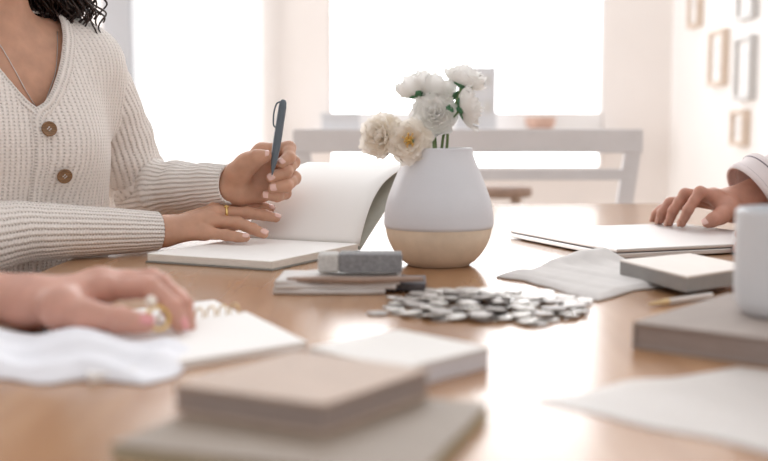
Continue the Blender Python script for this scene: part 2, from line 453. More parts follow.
def sheer():
    m = bpy.data.materials.new('sheer_white'); m.use_nodes = True
    nt = m.node_tree; nt.nodes.clear(); L = nt.links.new
    o = nt.nodes.new('ShaderNodeOutputMaterial'); mx = nt.nodes.new('ShaderNodeMixShader'); mx.inputs[0].default_value = .5
    a = nt.nodes.new('ShaderNodeBsdfDiffuse'); t = nt.nodes.new('ShaderNodeBsdfTranslucent')
    n = nt.nodes.new('ShaderNodeTexNoise'); n.inputs['Scale'].default_value = 30
    r = nt.nodes.new('ShaderNodeValToRGB'); r.color_ramp.elements[0].color = (.86, .86, .86, 1); r.color_ramp.elements[1].color = (.92, .92, .92, 1)
    L(n.outputs['Fac'], r.inputs['Fac']); L(r.outputs['Color'], a.inputs['Color']); L(r.outputs['Color'], t.inputs['Color'])
    L(a.outputs[0], mx.inputs[1]); L(t.outputs[0], mx.inputs[2]); L(mx.outputs[0], o.inputs['Surface']); return m
V = []; Fc = []; nC = 120
for i in range(nC):
    xx = dx0 - .01 + (dx1 - dx0 + .03) * i / (nC - 1); yy = 5.93 + .012 * math.sin(i * .62) + .004 * math.sin(i * 1.4)
    for zz in (.03, 2.6): V.append((xx, yy, zz))
for i in range(nC - 1): Fc.append((2 * i, 2 * i + 2, 2 * i + 3, 2 * i + 1))
t = empty('curtain', ((dx0 + dx1) / 2, 5.93, 0))
mesh_obj('fabric', [(a - (dx0 + dx1) / 2, b - 5.93, c) for a, b, c in V], Fc, sheer(), t)
V, Fc = sweep([(dx0 - .1 - (dx0 + dx1) / 2, 0, 2.62), (dx1 + .1 - (dx0 + dx1) / 2, 0, 2.62)], .012, 14); mesh_obj('curtain_rod', V, Fc, M['white_trim'], t)
tag(t, 'bright white sheer curtain over the tall opening behind the person in the cardigan', 'curtain')

# pictures on the right wall, seen at a grazing angle
def picture(y0, y1, z0, z1, fm, label, pm='mount'):
    t = empty('picture_frame', (1.6, (y0 + y1) / 2, z0)); hw = (y1 - y0) / 2; H = z1 - z0; w = 0.02
    bm = bmesh.new()
    add_box(bm, -0.035, 0, -hw, -hw + w, 0, H, 0.002); add_box(bm, -0.035, 0, hw - w, hw, 0, H, 0.002)
    add_box(bm, -0.035, 0, -hw + w, hw - w, 0, w, 0.002); add_box(bm, -0.035, 0, -hw + w, hw - w, H - w, H, 0.002)
    bm_obj('frame', bm, M[fm], t)
    box('mount_board', (-0.018, -0.004, -hw + w, hw - w, w, H - w), M[pm], t)
    box('print', (-0.0195, -0.0175, -hw * .5, hw * .5, H * .25, H * .75), M['print'], t)
    tag(t, label, 'picture', 'pictures on the right wall')
picture(5.00, 5.22, 1.14, 1.40, 'frame_tan', 'pale narrow picture frame on the right wall, just left of the two bright ones')
picture(5.42, 5.60, 1.45, 1.85, 'frame_tan', 'tan-edged picture high on the right wall, the one nearest the corner')
picture(4.62, 4.83, 1.06, 1.34, 'frame_grey', 'bright picture with a dark grey edge, lower of the two on the right wall', 'mount')
picture(4.62, 4.83, 1.41, 1.80, 'frame_grey', 'bright picture with a dark grey edge, cut by the top of the view', 'mount')
picture(4.68, 4.86, 0.86, 1.02, 'frame_tan', 'small tan-edged picture hanging lowest on the right wall')

# bench behind the table's far end
BY = 3.05
def bz(py): return D(384, py, BY).z
def bxx(px): return D(px, 150, BY).x
t = empty('bench', (0, 0, 0))
x0, x1 = bxx(293), bxx(642)
box('top_rail', (x0, x1, BY - 0.015, BY + 0.02, bz(153), bz(129)), M['bench'], t, 0.004)
box('lower_rail', (x0 + .03, x1 - .03, BY - 0.01, BY + 0.012, bz(180), bz(169)), M['bench'], t, 0.003)
for xa, xb, sgn in ((x0 + .005, x0 + .05, 1), (x1 - .05, x1 - .005, -1)):
    bm = bmesh.new(); add_box(bm, xa, xb, BY - 0.012, BY + 0.016, 0.0, bz(152))
    for v in bm.verts:
        if v.co.z < 0.1: v.co.x += sgn * 0.11; v.co.y += 0.03
    bm_obj('post', bm, M['bench'], t)
box('seat', (x0 + .02, x1 - .02, BY - 0.42, BY - 0.02, 0.43, 0.465), M['bench'], t, 0.006)
for xa in (x0 + .05, x1 - .09):
    box('leg', (xa, xa + .04, BY - 0.40, BY - 0.36, 0, 0.43), M['bench'], t, 0.003)
tag(t, 'pale grey wooden bench with a two-rail back at the far end of the table', 'bench')

# things on the sill
def sx(px, y=5.85): return D(px, 120, y).x
t = empty('display_card', (sx(475), 5.80, 0.935)); w = (sx(495) - sx(455)) / 2
box('board', (-w, w, -0.02, 0.02, 0, 0.335), M['box_grey'], t, 0.003)
for zz, rr in ((0.12, .03), (0.26, .024)):
    V, Fc = lathe([(0, 0), (rr, 0), (rr * .98, .001), (0, .001)], 20)
    o = mesh_obj('printed_motif', [(w - .05 + v[0] * .8, -.0205 - v[2], zz + v[1] * 1.3) for v in V], Fc, M['frame_grey'], t)
tag(t, 'tall pale grey printed card standing on the window sill behind the flowers', 'card')
t = empty('storage_box', (sx(341), 5.84, 0.935))
box('carton', (-0.10, 0.10, -0.08, 0.08, 0, 0.062), M['box_grey'], t, 0.004)
box('lid', (-0.105, 0.105, -0.085, 0.085, 0.062, 0.085), M['box_grey'], t, 0.004)
tag(t, 'low grey box on the left end of the window sill', 'box')
V, Fc = lathe([(0.0, 0), (0.06, 0), (0.078, 0.02), (0.084, 0.06), (0.080, 0.066), (0.074, 0.02), (0.0, 0.012)], 32)
o = mesh_obj('clay_bowl', V, Fc, M['pink_tan']); o.location = (sx(540), 5.84, 0.935)
tag(o, 'small pinkish clay bowl on the window sill to the right of the vase', 'bowl')
# wooden stool beyond the bench
t = empty('stool', (D(500, 190, 4.3).x, 4.3, 0))
V, Fc = lathe([(0.0, 0.66), (0.10, 0.66), (0.125, 0.665), (0.13, 0.68), (0.125, 0.70), (0.09, 0.705), (0, 0.70)], 32)
mesh_obj('seat', V, Fc, M['brown'], t)
for k in range(4):
    a = math.pi / 4 + k * math.pi / 2
    V, Fc = sweep([(0.09 * math.cos(a), 0.09 * math.sin(a), 0.66), (0.15 * math.cos(a), 0.15 * math.sin(a), 0)], [0.014, 0.011], 10)
    mesh_obj('leg', V, Fc, M['frame_tan'], t)
tag(t, 'brown round-topped wooden stool standing beyond the grey bench', 'stool')

# table
TX0, TX1, TY0, TY1 = -0.44, 0.74, 0.10, 2.62
t = empty('dining_table', (0.15, 1.36, 0))
bm = bmesh.new(); add_box(bm, TX0 - .15, TX1 - .15, TY0 - 1.36, TY1 - 1.36, TZ - 0.035, TZ, 0.004, 3)
bm_obj('tabletop', bm, M['wood'], t)
bm = bmesh.new()
a0, a1, b0, b1 = TX0 - .15 + .1, TX1 - .15 - .1, TY0 - 1.36 + .1, TY1 - 1.36 - .1
add_box(bm, a0, a1, b0, b0 + .02, .64, TZ - .035); add_box(bm, a0, a1, b1 - .02, b1, .64, TZ - .035)
add_box(bm, a0, a0 + .02, b0 + .02, b1 - .02, .64, TZ - .035); add_box(bm, a1 - .02, a1, b0 + .02, b1 - .02, .64, TZ - .035)
bm_obj('apron', bm, M['wood'], t)
for xx in (a0 - .03, a1 - .03):
    for yy in (b0 - .03, b1 - .03):
        box('leg', (xx, xx + .06, yy, yy + .06, 0, TZ - .035), M['wood'], t, 0.004)
tag(t, 'long honey-coloured wooden table with a glossy top', 'table')

# ------------------------------------------------------------------ vase and flowers
VC = Vector((D(438.5, 263, 1.422).x, 1.422, TZ))
def vz(py): return D(438.5, py, 1.44).z - TZ
prof = [(0.0, 0.001), (0.036, 0.0), (0.044, 0.003), (0.0525, 0.010), (0.0615, 0.022), (0.0680, 0.036), (0.0712, 0.0505)]
prof_up = [(0.0712, 0.0507), (0.0728, 0.054), (0.0730, 0.062), (0.0718, 0.075), (0.0685, 0.089), (0.0635, 0.103), (0.0575, 0.118), (0.0515, 0.132), (0.0470, 0.144), (0.0450, 0.1515), (0.0445, 0.155), (0.0435, 0.1565), (0.042, 0.1547)]
prof_in = [(0.042, 0.1547), (0.042, 0.148), (0.046, 0.135), (0.052, 0.120), (0.060, 0.10), (0.066, 0.07), (0.06, 0.035), (0.03, 0.008), (0, 0.006)]
def smooth_prof(p, n=5):
    return [(v.x, v.y) for v in catmull([Vector((a, b, 0)) for a, b in p], n)]
t = empty('vase', VC)
V, Fc = lathe([(max(0, a), b) for a, b in smooth_prof(prof)], 96)
mesh_obj('clay_base', V, Fc, M['clay'], t)
V, Fc = lathe(smooth_prof(prof_up), 96); mesh_obj('glazed_body', V, Fc, M['ceramic'], t)
V, Fc = lathe([(max(0, a), b) for a, b in smooth_prof(prof_in)], 64); mesh_obj('inner_wall', V, Fc, M['clay_in'], t)
tag(t, 'rounded ceramic vase, pale grey glaze above a bare beige base', 'vase')

def petal(base, ax, rad, th0, th1, L, W, cup, rs, nu=9, nv=9):
    """cupped petal: leaves at th0 from the flower's axis, its tip points at th1"""
    side = ax.cross(rad).normalized(); V = []; Fc = []
    ph = [rs.uniform(0, 6.28) for _ in range(4)]; p = base.copy()
    for i in range(nu):
        s = i / (nu - 1); th = th0 + (th1 - th0) * s
        g = ax * math.cos(th) + rad * math.sin(th); n = ax * math.sin(th) - rad * math.cos(th)
        if i: p = p + g * (L / (nu - 1))
        w = W * (0.22 + 0.78 * math.sin(min(1, s * 1.3) * math.pi / 2)) * (1 - 0.45 * (max(0, s - .7) / .3) ** 2)
        for j in range(nv):
            q = j / (nv - 1) * 2 - 1
            ruff = s * s * (0.045 * math.sin(q * 4 + ph[0]) + 0.03 * math.sin(q * 9 + ph[1])) * L
            V.append(p + side * (q * w) + n * (q * q * cup * w * (.3 + .7 * s) + ruff) + g * (L * s * (-.13 * q * q + .05 * math.sin(q * 7 + ph[2]))))
    for i in range(nu - 1):
        for j in range(nv - 1):
            a = i * nv + j; Fc.append((a, a + 1, a + nv + 1, a + nv))
    return V, Fc
def flower(px, py, rpx, depth, face, mouth, label, seed, m='petal', closed=0.0, yellow=False, leaves=0):
    rs = random.Random(seed); C = D(px, py, depth); R = rpx * depth / F * 1.17
    ax = Vector(face).normalized(); e1 = ax.orthogonal().normalized(); e2 = ax.cross(e1)
    t = empty('peony', VC + Vector((0, 0, 0.01))); o = t.location
    parts = []; base = C - ax * R * 0.62
    rings = [(5, 1.25, 8, .62, -0.05), (4, 1.05, 10, .55, -.15), (3, .85, 20, .50, -.25), (2.2, .65, 32, .42, -.3), (1.3, .5, 42, .34, -.35)]
    specs = [(6, 112, 48, 1.22, .62), (6, 98, 36, 1.14, .58), (6, 82, 24, 1.06, .52), (6, 62, 14, .98, .45), (5, 42, 4, .90, .36), (4, 20, -8, .80, .26)]
    sh = 1 - .30 * closed
    if yellow: specs = specs[:4]
    for n, t0_, t1_, L, W in specs:
        off = rs.uniform(0, 6)
        for k in range(n):
            a = off + 2 * math.pi * k / n + rs.uniform(-.15, .15); dv = rs.uniform(-8, 8)
            rad = e1 * math.cos(a) + e2 * math.sin(a)
            parts.append(petal(base - o, ax, rad, math.radians(t0_ * (1 - .12 * closed) + dv), math.radians(t1_ * sh - 40 * closed + dv + (14 if yellow else 0)), R * L * rs.uniform(.9, 1.06) * (1 + .28 * closed), R * W, .35, rs))
    V, Fc = merge(parts); pet = mesh_obj('petals', V, Fc, M[m], t)
    if yellow:
        parts = []
        for k in range(46):
            a = rs.uniform(0, 6.28); q = rs.uniform(0, .35)
            d = (ax + (e1 * math.cos(a) + e2 * math.sin(a)) * q * 1.5).normalized()
            b0 = base - o; tipp = b0 + d * R * rs.uniform(.5, .68)
            parts.append(sweep([b0, tipp, tipp + d * .0018], [.0004, .0005, .0012], 5))
        V, Fc = merge(parts); mesh_obj('stamens', V, Fc, M['stamen'], t)
    # stem
    mx, my = mouth
    p_m = VC + Vector((mx, my, 0.158)); p_b = VC + Vector((-mx * .6, -my * .6, 0.02))
    mid = (base + p_m) / 2 - ax * 0.008
    pts = catmull([p - o for p in (p_b, p_m, mid, base)], 8)
    V, Fc = sweep(pts, 0.0019, 8); mesh_obj('stem', V, Fc, M['stem'], t)
    # calyx with sepals
    parts = []
    b0 = base - ax * 0.001 - o
    for k in range(5):
        a = k * 1.256 + rs.uniform(-.2, .2); rad = e1 * math.cos(a) + e2 * math.sin(a)
        parts.append(petal(b0 - ax * .0015, ax, rad, 1.9, 1.0, R * .58, R * .19, .3, rs, 6, 5))
    parts.append(sweep([b0 - ax * .004, b0, b0 + ax * .004], [.002, .0045, .005], 10))
    for k in range(leaves):
        a = rs.uniform(0, 6.28); rad = e1 * math.cos(a) + e2 * math.sin(a)
        parts.append(petal(b0 - ax * .008, ax, rad, 1.9, 2.3, R * .75, R * .2, .3, rs, 6, 5))
    V, Fc = merge(parts); sp = mesh_obj('sepals', V, Fc, M['sepal'], t)
    sp.modifiers.new('thick', 'SOLIDIFY').thickness = 0.0005
    tag(t, label, 'flower', 'cream peonies in the vase')
flower(376, 133, 20, 1.400, (-.55, -.80, .25), (-.030, -.012), 'cream peony on the far left of the bunch, leaning over the rim', 1, 'petal_warm')
flower(409, 140, 19, 1.375, (-.1, -.95, .12), (-.022, -.028), 'open cream peony with a yellow centre low on the rim of the vase', 2, 'petal_warm', yellow=True)
flower(434, 112, 19.5, 1.395, (-.05, -.93, .30), (-.008, -.020), 'largest white peony, facing forward in the middle of the bunch', 3)
flower(413, 84, 17, 1.43, (-.45, .30, .85), (-.014, .010), 'small white peony at the upper left, beside its twin', 4, closed=.7, leaves=1)
flower(434, 87, 18, 1.435, (.12, .40, .85), (-.004, .012), 'small white peony at the top, between two others', 5, closed=.65)
flower(467, 73, 18, 1.425, (.35, .15, .90), (.004, .004), 'topmost white peony of the bunch, tilted back to the right', 6, closed=.25, leaves=1)
flower(473, 106, 18, 1.405, (.90, .05, .20), (.010, -.006), 'white peony at the right edge of the bunch, seen from the side', 7, closed=.45, leaves=1)

# ------------------------------------------------------------------ open notebook
NT = 0.0125
c, ang, LU, LV = fit_rect([(272, 271), (352, 250), (252, 243), (150, 262)], TZ)
# local frame: x along front->right edge (fore edge), y towards the far left; hinge at the side x = LU
LU = 0.205; LV = 0.205
fr = S(272, 271, TZ)
ux = Vector((math.cos(ang), math.sin(ang), 0)); uy = Vector((-math.sin(ang), math.cos(ang), 0))
nb = empty('open_notebook', (fr.x, fr.y, TZ), ang)
LU = (S(352, 250, TZ) - fr).dot(ux) - .017; LV = (S(150, 262, TZ) - fr).dot(uy)
box('cover', (-0.002, LU, -0.002, LV + 0.002, 0.0, 0.0022), M['cover_dark'], nb, 0.0008)
bm = bmesh.new(); add_box(bm, 0, LU - 0.002, 0, LV, 0.0022, NT, 0.0012, 2)
for f in bm.faces: f.material_index = 0 if f.normal.z > .5 else 1
pb = bm_obj('page_block', bm, [M['page'], M['page_edge']], nb)
# raised leaf (curved) and the cover behind it
HR = S(352, 249, TZ)        # hinge near end
TR = None
def leaf(bend, thick, name, m, z0, xo, length):
    n = 26; V = []; Fc = []
    rise = math.radians(31)
    for i in range(n):
        s = i / (n - 1)
        # straight chord with a sag towards the back (page bows)
        xx = LU + xo + math.cos(rise) * length * s - math.sin(rise) * bend * math.sin(math.pi * s) * 1.0
        zz = z0 + math.sin(rise) * length * s + math.cos(rise) * bend * math.sin(math.pi * s ** .8)
        for j in range(9):
            V.append((xx, j / 8 * LV, zz))
    for i in range(n - 1):
        for j in range(8):
            a = i * 9 + j; Fc.append((a, a + 1, a + 10, a + 9))
    o = mesh_obj(name, V, Fc, m, nb)
    md = o.modifiers.new('thick', 'SOLIDIFY'); md.thickness = thick; md.offset = 0
    return o
leaf(0.036, 0.0015, 'raised_pages', M['page'], 0.009, 0.001, 0.224)
leaf(0.002, 0.0022, 'raised_cover', M['endpaper'], 0.003, 0.004, 0.228)
tag(nb, 'open notebook with blank cream pages, its front cover raised towards the vase', 'notebook')

# ------------------------------------------------------------------ felt block on folded cloth
YF = S(330, 295, TZ).y
xl, xr, xr2 = D(273, 290, YF).x, D(385, 290, YF).x, D(402, 290, YF).x
t = empty('folded_cloth', ((xl + xr) / 2, YF + .04, TZ))
def fold_layer(x0, x1, y0, y1, z, th, seed, wav=.0012):
    """one folded double layer with a rounded front fold"""
    rs = random.Random(seed); V = []; Fc = []; nx = 28; prof = []
    for k in range(7):
        a = -math.pi / 2 + math.pi * k / 6; prof.append((y0 + th / 2 - math.cos(a) * th / 2 * 1.0, z + th / 2 + math.sin(a) * th / 2))
    prof += [(y1, z + th), (y1, z)]
    for i in range(nx):
        xx = x0 + (x1 - x0) * i / (nx - 1); w = math.sin(i * .5 + seed) * wav + math.sin(i * .21 + seed * 2) * wav
        for (yy, zz) in prof: V.append((xx + (yy - y0) * .03, yy + w, zz + (abs(w) * .5 if zz > z + th * .4 else 0)))
    m = len(prof)
    for i in range(nx - 1):
        for k in range(m):
            Fc.append((i * m + k, i * m + (k + 1) % m, (i + 1) * m + (k + 1) % m, (i + 1) * m + k))
    Fc.append(tuple(range(m - 1, -1, -1))); Fc.append(tuple(range((nx - 1) * m, nx * m)))
    return V, Fc
ox = (xl + xr) / 2; oy = YF + .04
for i, (a, b, z, th) in enumerate([(xl, xr, 0, .0055), (xl + .001, xr + .012, .0056, .005), (xl + .002, xr2 - .002, .0108, .0045)]):
    V, Fc = fold_layer(a - ox, b - ox, -.04 + i * .0015, .05, z, th, i + 1)
    mesh_obj('cloth_layer', V, Fc, M['cloth_pale'], t)
V, Fc = fold_layer(xr - ox - .001, D(426, 286, YF + .02).x - ox, -.022, .045, .001, .009, 9)
mesh_obj('shaded_end', V, Fc, M['cloth_shade'], t)  # right end of the stack, coloured dark to stand for its shadow
tag(t, 'small stack of folded pale grey cloth with a shaded end, beneath the felt block', 'cloth')
bm = bmesh.new()
N = 30; V = []; Fc = []
for i in range(N):
    s = i / (N - 1); xx = D(286, 280, YF).x + s * (D(424, 280, YF).x - D(286, 280, YF).x)
    hw = .014 * math.sin(math.pi * min(1, max(0.02, s * .96 + .02))) ** .4
    zz = .0176 + .0004 * math.sin(s * 9)
    for y_ in (-hw, hw):
        V.append((xx, y_, zz))
for i in range(N - 1): Fc.append((2 * i, 2 * i + 2, 2 * i + 3, 2 * i + 1))
o = mesh_obj('leather_strap', V, Fc, M['brown']); o.location = (0, YF + .012, TZ)
o.modifiers.new('thick', 'SOLIDIFY').thickness = 0.0038
tag(o, 'thin brown leather strap lying between the felt block and the folded cloth', 'strap')
zb = TZ + .0192
yb = S(360, 273, zb).y
t = empty('felt_block', (D(360, 270, yb).x, yb + .018, zb))
hx = (D(402, 270, yb).x - D(317, 270, yb).x) / 2; hh = D(360, 254, yb).z - zb
bm = bmesh.new(); add_box(bm, -hx * .5, hx, -.017, .017, 0, hh, .0025, 3); bmesh.ops.subdivide_edges(bm, edges=bm.edges[:], cuts=1)
bm_obj('grey_sleeve', bm, M['felt'], t, True)
bm = bmesh.new(); add_box(bm, -hx, -hx * .5, -.0165, .0165, .0002, hh - .0005, .003, 3)
bm_obj('pale_end', bm, M['felt_light'], t, True)
tag(t, 'grey felt block with a paler left end, in front of the open notebook', 'block')

# ------------------------------------------------------------------ coins
def make_coin(r, th, m):
    V = []; Fc = []
    prof_ = [(0, 0), (r * .86, 0), (r * .88, -.0001), (r * .97, -.0001), (r, .0003), (r, th - .0003), (r * .97, th + .0001), (r * .88, th + .0001), (r * .86, th - .0001), (r * .55, th - .0001), (r * .45, th + .00035), (0, th + .0004)]
    return lathe(prof_, 26)
coin_me = []
for r, th, m in ((.0112, .0019, 'coin'), (.0098, .0017, 'coin'), (.0118, .002, 'coin2'), (.0104, .0018, 'coin2')):
    V, Fc = make_coin(r, th, m); o = mesh_obj('coin', V, Fc, M[m]); coin_me.append((o.data, r, th)); bpy.data.objects.remove(o)
rs = random.Random(11); placed = []
pix = []
outline = [(374, 315), (395, 300), (430, 293), (470, 292), (500, 296), (545, 294), (585, 301), (588, 312), (565, 320), (530, 328), (480, 322), (430, 320)]
def inside(px, py):
    c_ = False; j = len(outline) - 1
    for i in range(len(outline)):
        xi, yi = outline[i]; xj, yj = outline[j]
        if (yi > py) != (yj > py) and px < (xj - xi) * (py - yi) / (yj - yi) + xi: c_ = not c_
        j = i
    return c_
wo = [S(a, b, TZ) for a, b in outline]
outline = [(w_.x, w_.y) for w_ in wo]
ccx = sum(a for a, b in outline) / len(outline); ccy = sum(b for a, b in outline) / len(outline)
descr = ['near the vase side', 'at the left tip', 'towards the grey cloth', 'in the middle', 'at the front edge']
n_c = 0; tries = 0
while n_c < 150 and tries < 4000:
    tries += 1
    x = rs.uniform(-.03, .24); y = rs.uniform(.93, 1.24)
    if not inside(x, y): continue
    me, r, th = rs.choice(coin_me)
    z = 0; top = None
    for (cx_, cy_, cr, cz, cth) in placed:
        if math.hypot(cx_ - x, cy_ - y) < (r + cr) * .97: z = max(z, cz + cth + .0002)
    edge = math.hypot((x - ccx) / .10, (y - ccy) / .10)
    if z > .0125 * max(.15, 1.25 - edge): continue
    placed.append((x, y, r, z, th + .0004)); n_c += 1
    o = bpy.data.objects.new('coin', me); COL.objects.link(o)
    tl = .0 if z == 0 else .11
    o.location = (x, y, TZ + .0002 + z); o.rotation_euler = (rs.uniform(-tl, tl), rs.uniform(-tl, tl), rs.uniform(0, 6.28))
    tag(o, 'round silver coin in the scattered heap on the table in front of the vase', 'coin', 'silver coins heaped on the table')

# ------------------------------------------------------------------ laptop
zl = TZ + .0155
pL, pN, pR = S(510, 229, zl), S(617, 249, zl), S(735, 246, zl)
u = (pR - pN); v = (pL - pN)
au = math.atan2(u.y, u.x); av = math.atan2(v.y, v.x); ang = av - math.pi / 2
lx = .335; ly = v.length
t = empty('laptop', (pN.x, pN.y, TZ), ang)
box('base', (0, lx, 0, ly, .0018, .0090), M['alu'], t, .0016, 3, True)
box('seam', (.002, lx - .002, .002, ly - .002, .0088, .0104), M['alu_dark'], t)
box('lid', (0, lx, 0, ly, .0102, .0155), M['alu'], t, .0016, 3, True)
for a in (.02, lx - .02):
    for b in (.02, ly - .02):
        V, Fc = lathe([(0, 0), (.006, 0), (.007, .001), (.007, .0022), (0, .0022)], 20)
        o = mesh_obj('rubber_foot', V, Fc, M['rubber'], t); o.location = (a, b, 0)
for ob in t.children:
    if ob.name.startswith(('base', 'lid')):
        for p in ob.data.polygons: p.use_smooth = False
tag(t, 'closed thin silver laptop under the hand on the right', 'laptop')

# ------------------------------------------------------------------ cloths and sheets
def patch(name, corners, hfun, m, label, cat, n=50, th=.0012, seed=1, wavy=.006, z=TZ):
    """rumpled sheet over four corners (world xy, counter-clockwise)"""
    A, B, Cc, Dd = [Vector((p[0], p[1], 0)) for p in corners]; V = []; Fc = []
    cen = (A + B + Cc + Dd) / 4
    for i in range(n):
        for j in range(n):
            s, q = i / (n - 1), j / (n - 1)
            e = max(abs(s - .5), abs(q - .5)) * 2
            p = (A * (1 - s) + B * s) * (1 - q) + (Dd * (1 - s) + Cc * s) * q
            d = p - cen
            an = math.atan2(d.y, d.x)
            p = p + d.normalized() * wavy * e * e * (math.sin(an * 5 + seed) + .6 * math.sin(an * 9 + seed * 2.3)) if d.length > 1e-6 else p
            V.append((p.x - cen.x, p.y - cen.y, max(0.0, hfun(s, q, p.x, p.y)) + th / 2 + .0002))
    for i in range(n - 1):
        for j in range(n - 1):
            a = i * n + j; Fc.append((a, a + n, a + n + 1, a + 1))
    o = mesh_obj(name, V, Fc, m); o.location = (cen.x, cen.y, z)
    md = o.modifiers.new('thick', 'SOLIDIFY'); md.thickness = th; md.offset = 0
    if label: tag(o, label, cat)
    return o
def P2(px, py, z=TZ): p = S(px, py, z); return (p.x, p.y)
# white cloth under the front left hand
def hw(s, q, x, y):
    e = min(s, 1 - s, q, 1 - q) * 2
    return .010 * min(1, e * 5) + .0045 * math.sin(x * 70 + y * 22) * min(1, e * 4) + .003 * math.sin(y * 120 + x * 30) * min(1, e * 4) + .006 * math.exp(-((y - .80) / .02) ** 2) * min(1, e * 6)
patch('polishing_cloth', [P2(-60, 376), P2(150, 388), P2(212, 346), P2(-80, 334)], hw, M['cloth_white'],
      'rumpled white cloth under the hand at the lower left', 'cloth', 60, .0014, 3, .010)
# grey cloth
def hg(s, q, x, y):
    e = min(s, 1 - s, q, 1 - q) * 2
    k1, k2 = S(556, 268, TZ), S(612, 264, TZ)
    d_ = (k2 - k1); L2 = d_.length; d_.normalize(); rx, ry = x - k1.x, y - k1.y
    al = rx * d_.x + ry * d_.y; ac = -rx * d_.y + ry * d_.x
    tt = min(1, max(0, al / L2)); fall = math.exp(-(ac / (.020 + .02 * tt)) ** 2) * math.exp(-(max(0, al - L2) / .02) ** 2) * math.exp(-(max(0, -al) / .03) ** 2)
    h = (.006 + .013 * tt) * fall * min(1, e * 7)
    return h + .0045 * min(1, e * 10) + .0022 * max(0, math.sin((x * .9 + y * .5) * 95)) * min(1, e * 6)
patch('grey_napkin', [P2(503, 278), P2(598, 301), P2(700, 280), P2(585, 258)], hg, M['cloth_grey'],
      'soft crumpled grey napkin partly under the small cream-topped box', 'napkin', 64, .0018, 5, .006)
def hg2(s, q, x, y):
    e = min(s, 1 - s, q, 1 - q) * 2
    return .0068 * min(1, e * 10) + .002 * math.sin(x * 90)
# small box on the napkin
zbx = .0075
base, Q = quad_px([(686.6, 276.5), (752, 266), (690, 253), (621, 259.5)], TZ + zbx + .018, .9)
t = empty('small_box', (base.x, base.y, TZ + zbx))
quad_slab('tray', Q, 0, .0155, M['box_side'], t, .0006, .0006)
quad_slab('lid', Q, .0155, .018, M['box_top'], t, .0007)
tag(t, 'flat grey box with a cream top, lying on the grey napkin beside the laptop', 'box')

# book, mug, pencil at the right
zt_ = TZ + .022
p0 = S(632, 348, TZ); p1 = S(768, 367, TZ); a1 = math.atan2(p1.y - p0.y, p1.x - p0.x)
p2 = S(629, 325, zt_); p3 = S(737, 292, zt_); a2 = math.atan2(p3.y - p2.y, p3.x - p2.x); ang = (a1 + a2 - math.pi / 2) / 2
def book(name, loc, ang, w, d, h, mc, mp, label, cat='book', side_mat=None, ct=.0022):
    """hardback: spine along the left side"""
    t = empty(name, loc, ang)
    bm = bmesh.new()
    add_box(bm, 0, w, 0, d, 0, ct, ct * .35); add_box(bm, 0, w, 0, d, h - ct, h, ct * .35)
    add_box(bm, 0, ct, 0, d, ct * .9, h - ct * .9)
    bm_obj('cover', bm, mc, t)
    box('page_block', (ct, w - .0025, .0022, d - .0022, ct, h - ct), mp, t)
    tag(t, label, cat); return t
book('large_book', (p0.x, p0.y, TZ), ang, .24, .205, .022, M['taupe'], M['taupe_side'], 'thick taupe linen book at the right with the mug on it')
mc = D(790, 300, .90); mz = TZ + .022
t = empty('mug', (mc.x, .905, mz))
prof_ = [(0, .004), (.030, .0), (.036, .001), (.041, .006), (.0438, .014), (.0448, .03), (.045, .060), (.0448, .0875), (.0443, .0892), (.0425, .0892), (.0418, .0875), (.0418, .03), (.038, .010), (0, .007)]
V, Fc = lathe([(max(0, a), b) for a, b in smooth_prof(prof_, 4)], 72); mesh_obj('cup_body', V, Fc, M['mug'], t)
pts = catmull([(.043, -.008, .070), (.062, -.012, .074), (.074, -.014, .050), (.062, -.012, .024), (.043, -.008, .022)], 8)
V, Fc = sweep(pts, .0052, 12); mesh_obj('handle', V, Fc, M['mug'], t)
tag(t, 'plain pale grey mug standing on the thick taupe book', 'mug')
pa = S(648, 308, TZ); pb_ = S(725, 297, TZ); dr = (pb_ - pa); dr.z = 0; dr.normalize()
t = empty('pencil', (pa.x, pa.y, TZ + .0038), math.atan2(dr.y, dr.x))
V, Fc = sweep([(0, 0, 0), (.004, 0, 0), (.004, 0, 0), (.030, 0, 0)], [.0003, .0012, .0012, .0038], 6); mesh_obj('wooden_point', V, Fc, M['pencil'], t, False)
V, Fc = sweep([(.030, 0, 0), (.10, 0, 0)], .0038, 6); mesh_obj('barrel', V, Fc, M['pencil_body'], t, False)
tag(t, 'pencil lying with its pale wooden point towards the grey napkin, behind the taupe book', 'pencil')

def hp(s, q, x, y): return .0004 + .0022 * max(0, math.sin(x * 22 + y * 14)) ** 2
o = patch('tracing_paper', [P2(532, 401), P2(790, 460), P2(930, 395), P2(738, 368)], hp, M['tracing'],
      'thin translucent white paper sheet lying in front of the taupe book', 'paper', 40, .0003, 2, .002)

# stack in front
zf = TZ + .009
base, Q = quad_px([(416, 478), (488, 403), (262, 384), (106, 444)], zf, .8)
t = empty('flat_folder', (base.x, base.y, TZ))
quad_slab('board', Q, 0, .0012, M['folder_edge'], t, .0004)
quad_slab('sheets', Q, .0012, .0075, M['folder_edge'], t, 0, .001)
quad_slab('top_cover', Q, .0075, .009, M['folder'], t, .0004)
tag(t, 'wide flat taupe folder at the bottom of the stack nearest the camera', 'folder')
zs = zf + .018
base, Q = quad_px([(324, 404), (430, 369), (295, 350), (172, 384)], zs, .9)
t = empty('square_book', (base.x, base.y, zf))
quad_slab('bottom_cover', Q, 0, .0022, M['book_top'], t, .0007)
quad_slab('page_block', Q, .0022, .0158, M['taupe_side'], t, 0, .0012)
quad_slab('top_cover', Q, .0158, .018, M['book_top'], t, .0007)
tag(t, 'small square beige book on top of the flat taupe folder', 'book')
zw = TZ + .016
base, Q = quad_px([(400, 369), (490, 347), (398, 329), (308, 347)], zw, .9)
t = empty('card_box', (base.x, base.y, TZ))
quad_slab('tray', Q, 0, .0135, M['booklet_side'], t, .0006, .0008)
quad_slab('lid', Q, .0135, .016, M['booklet'], t, .0007)
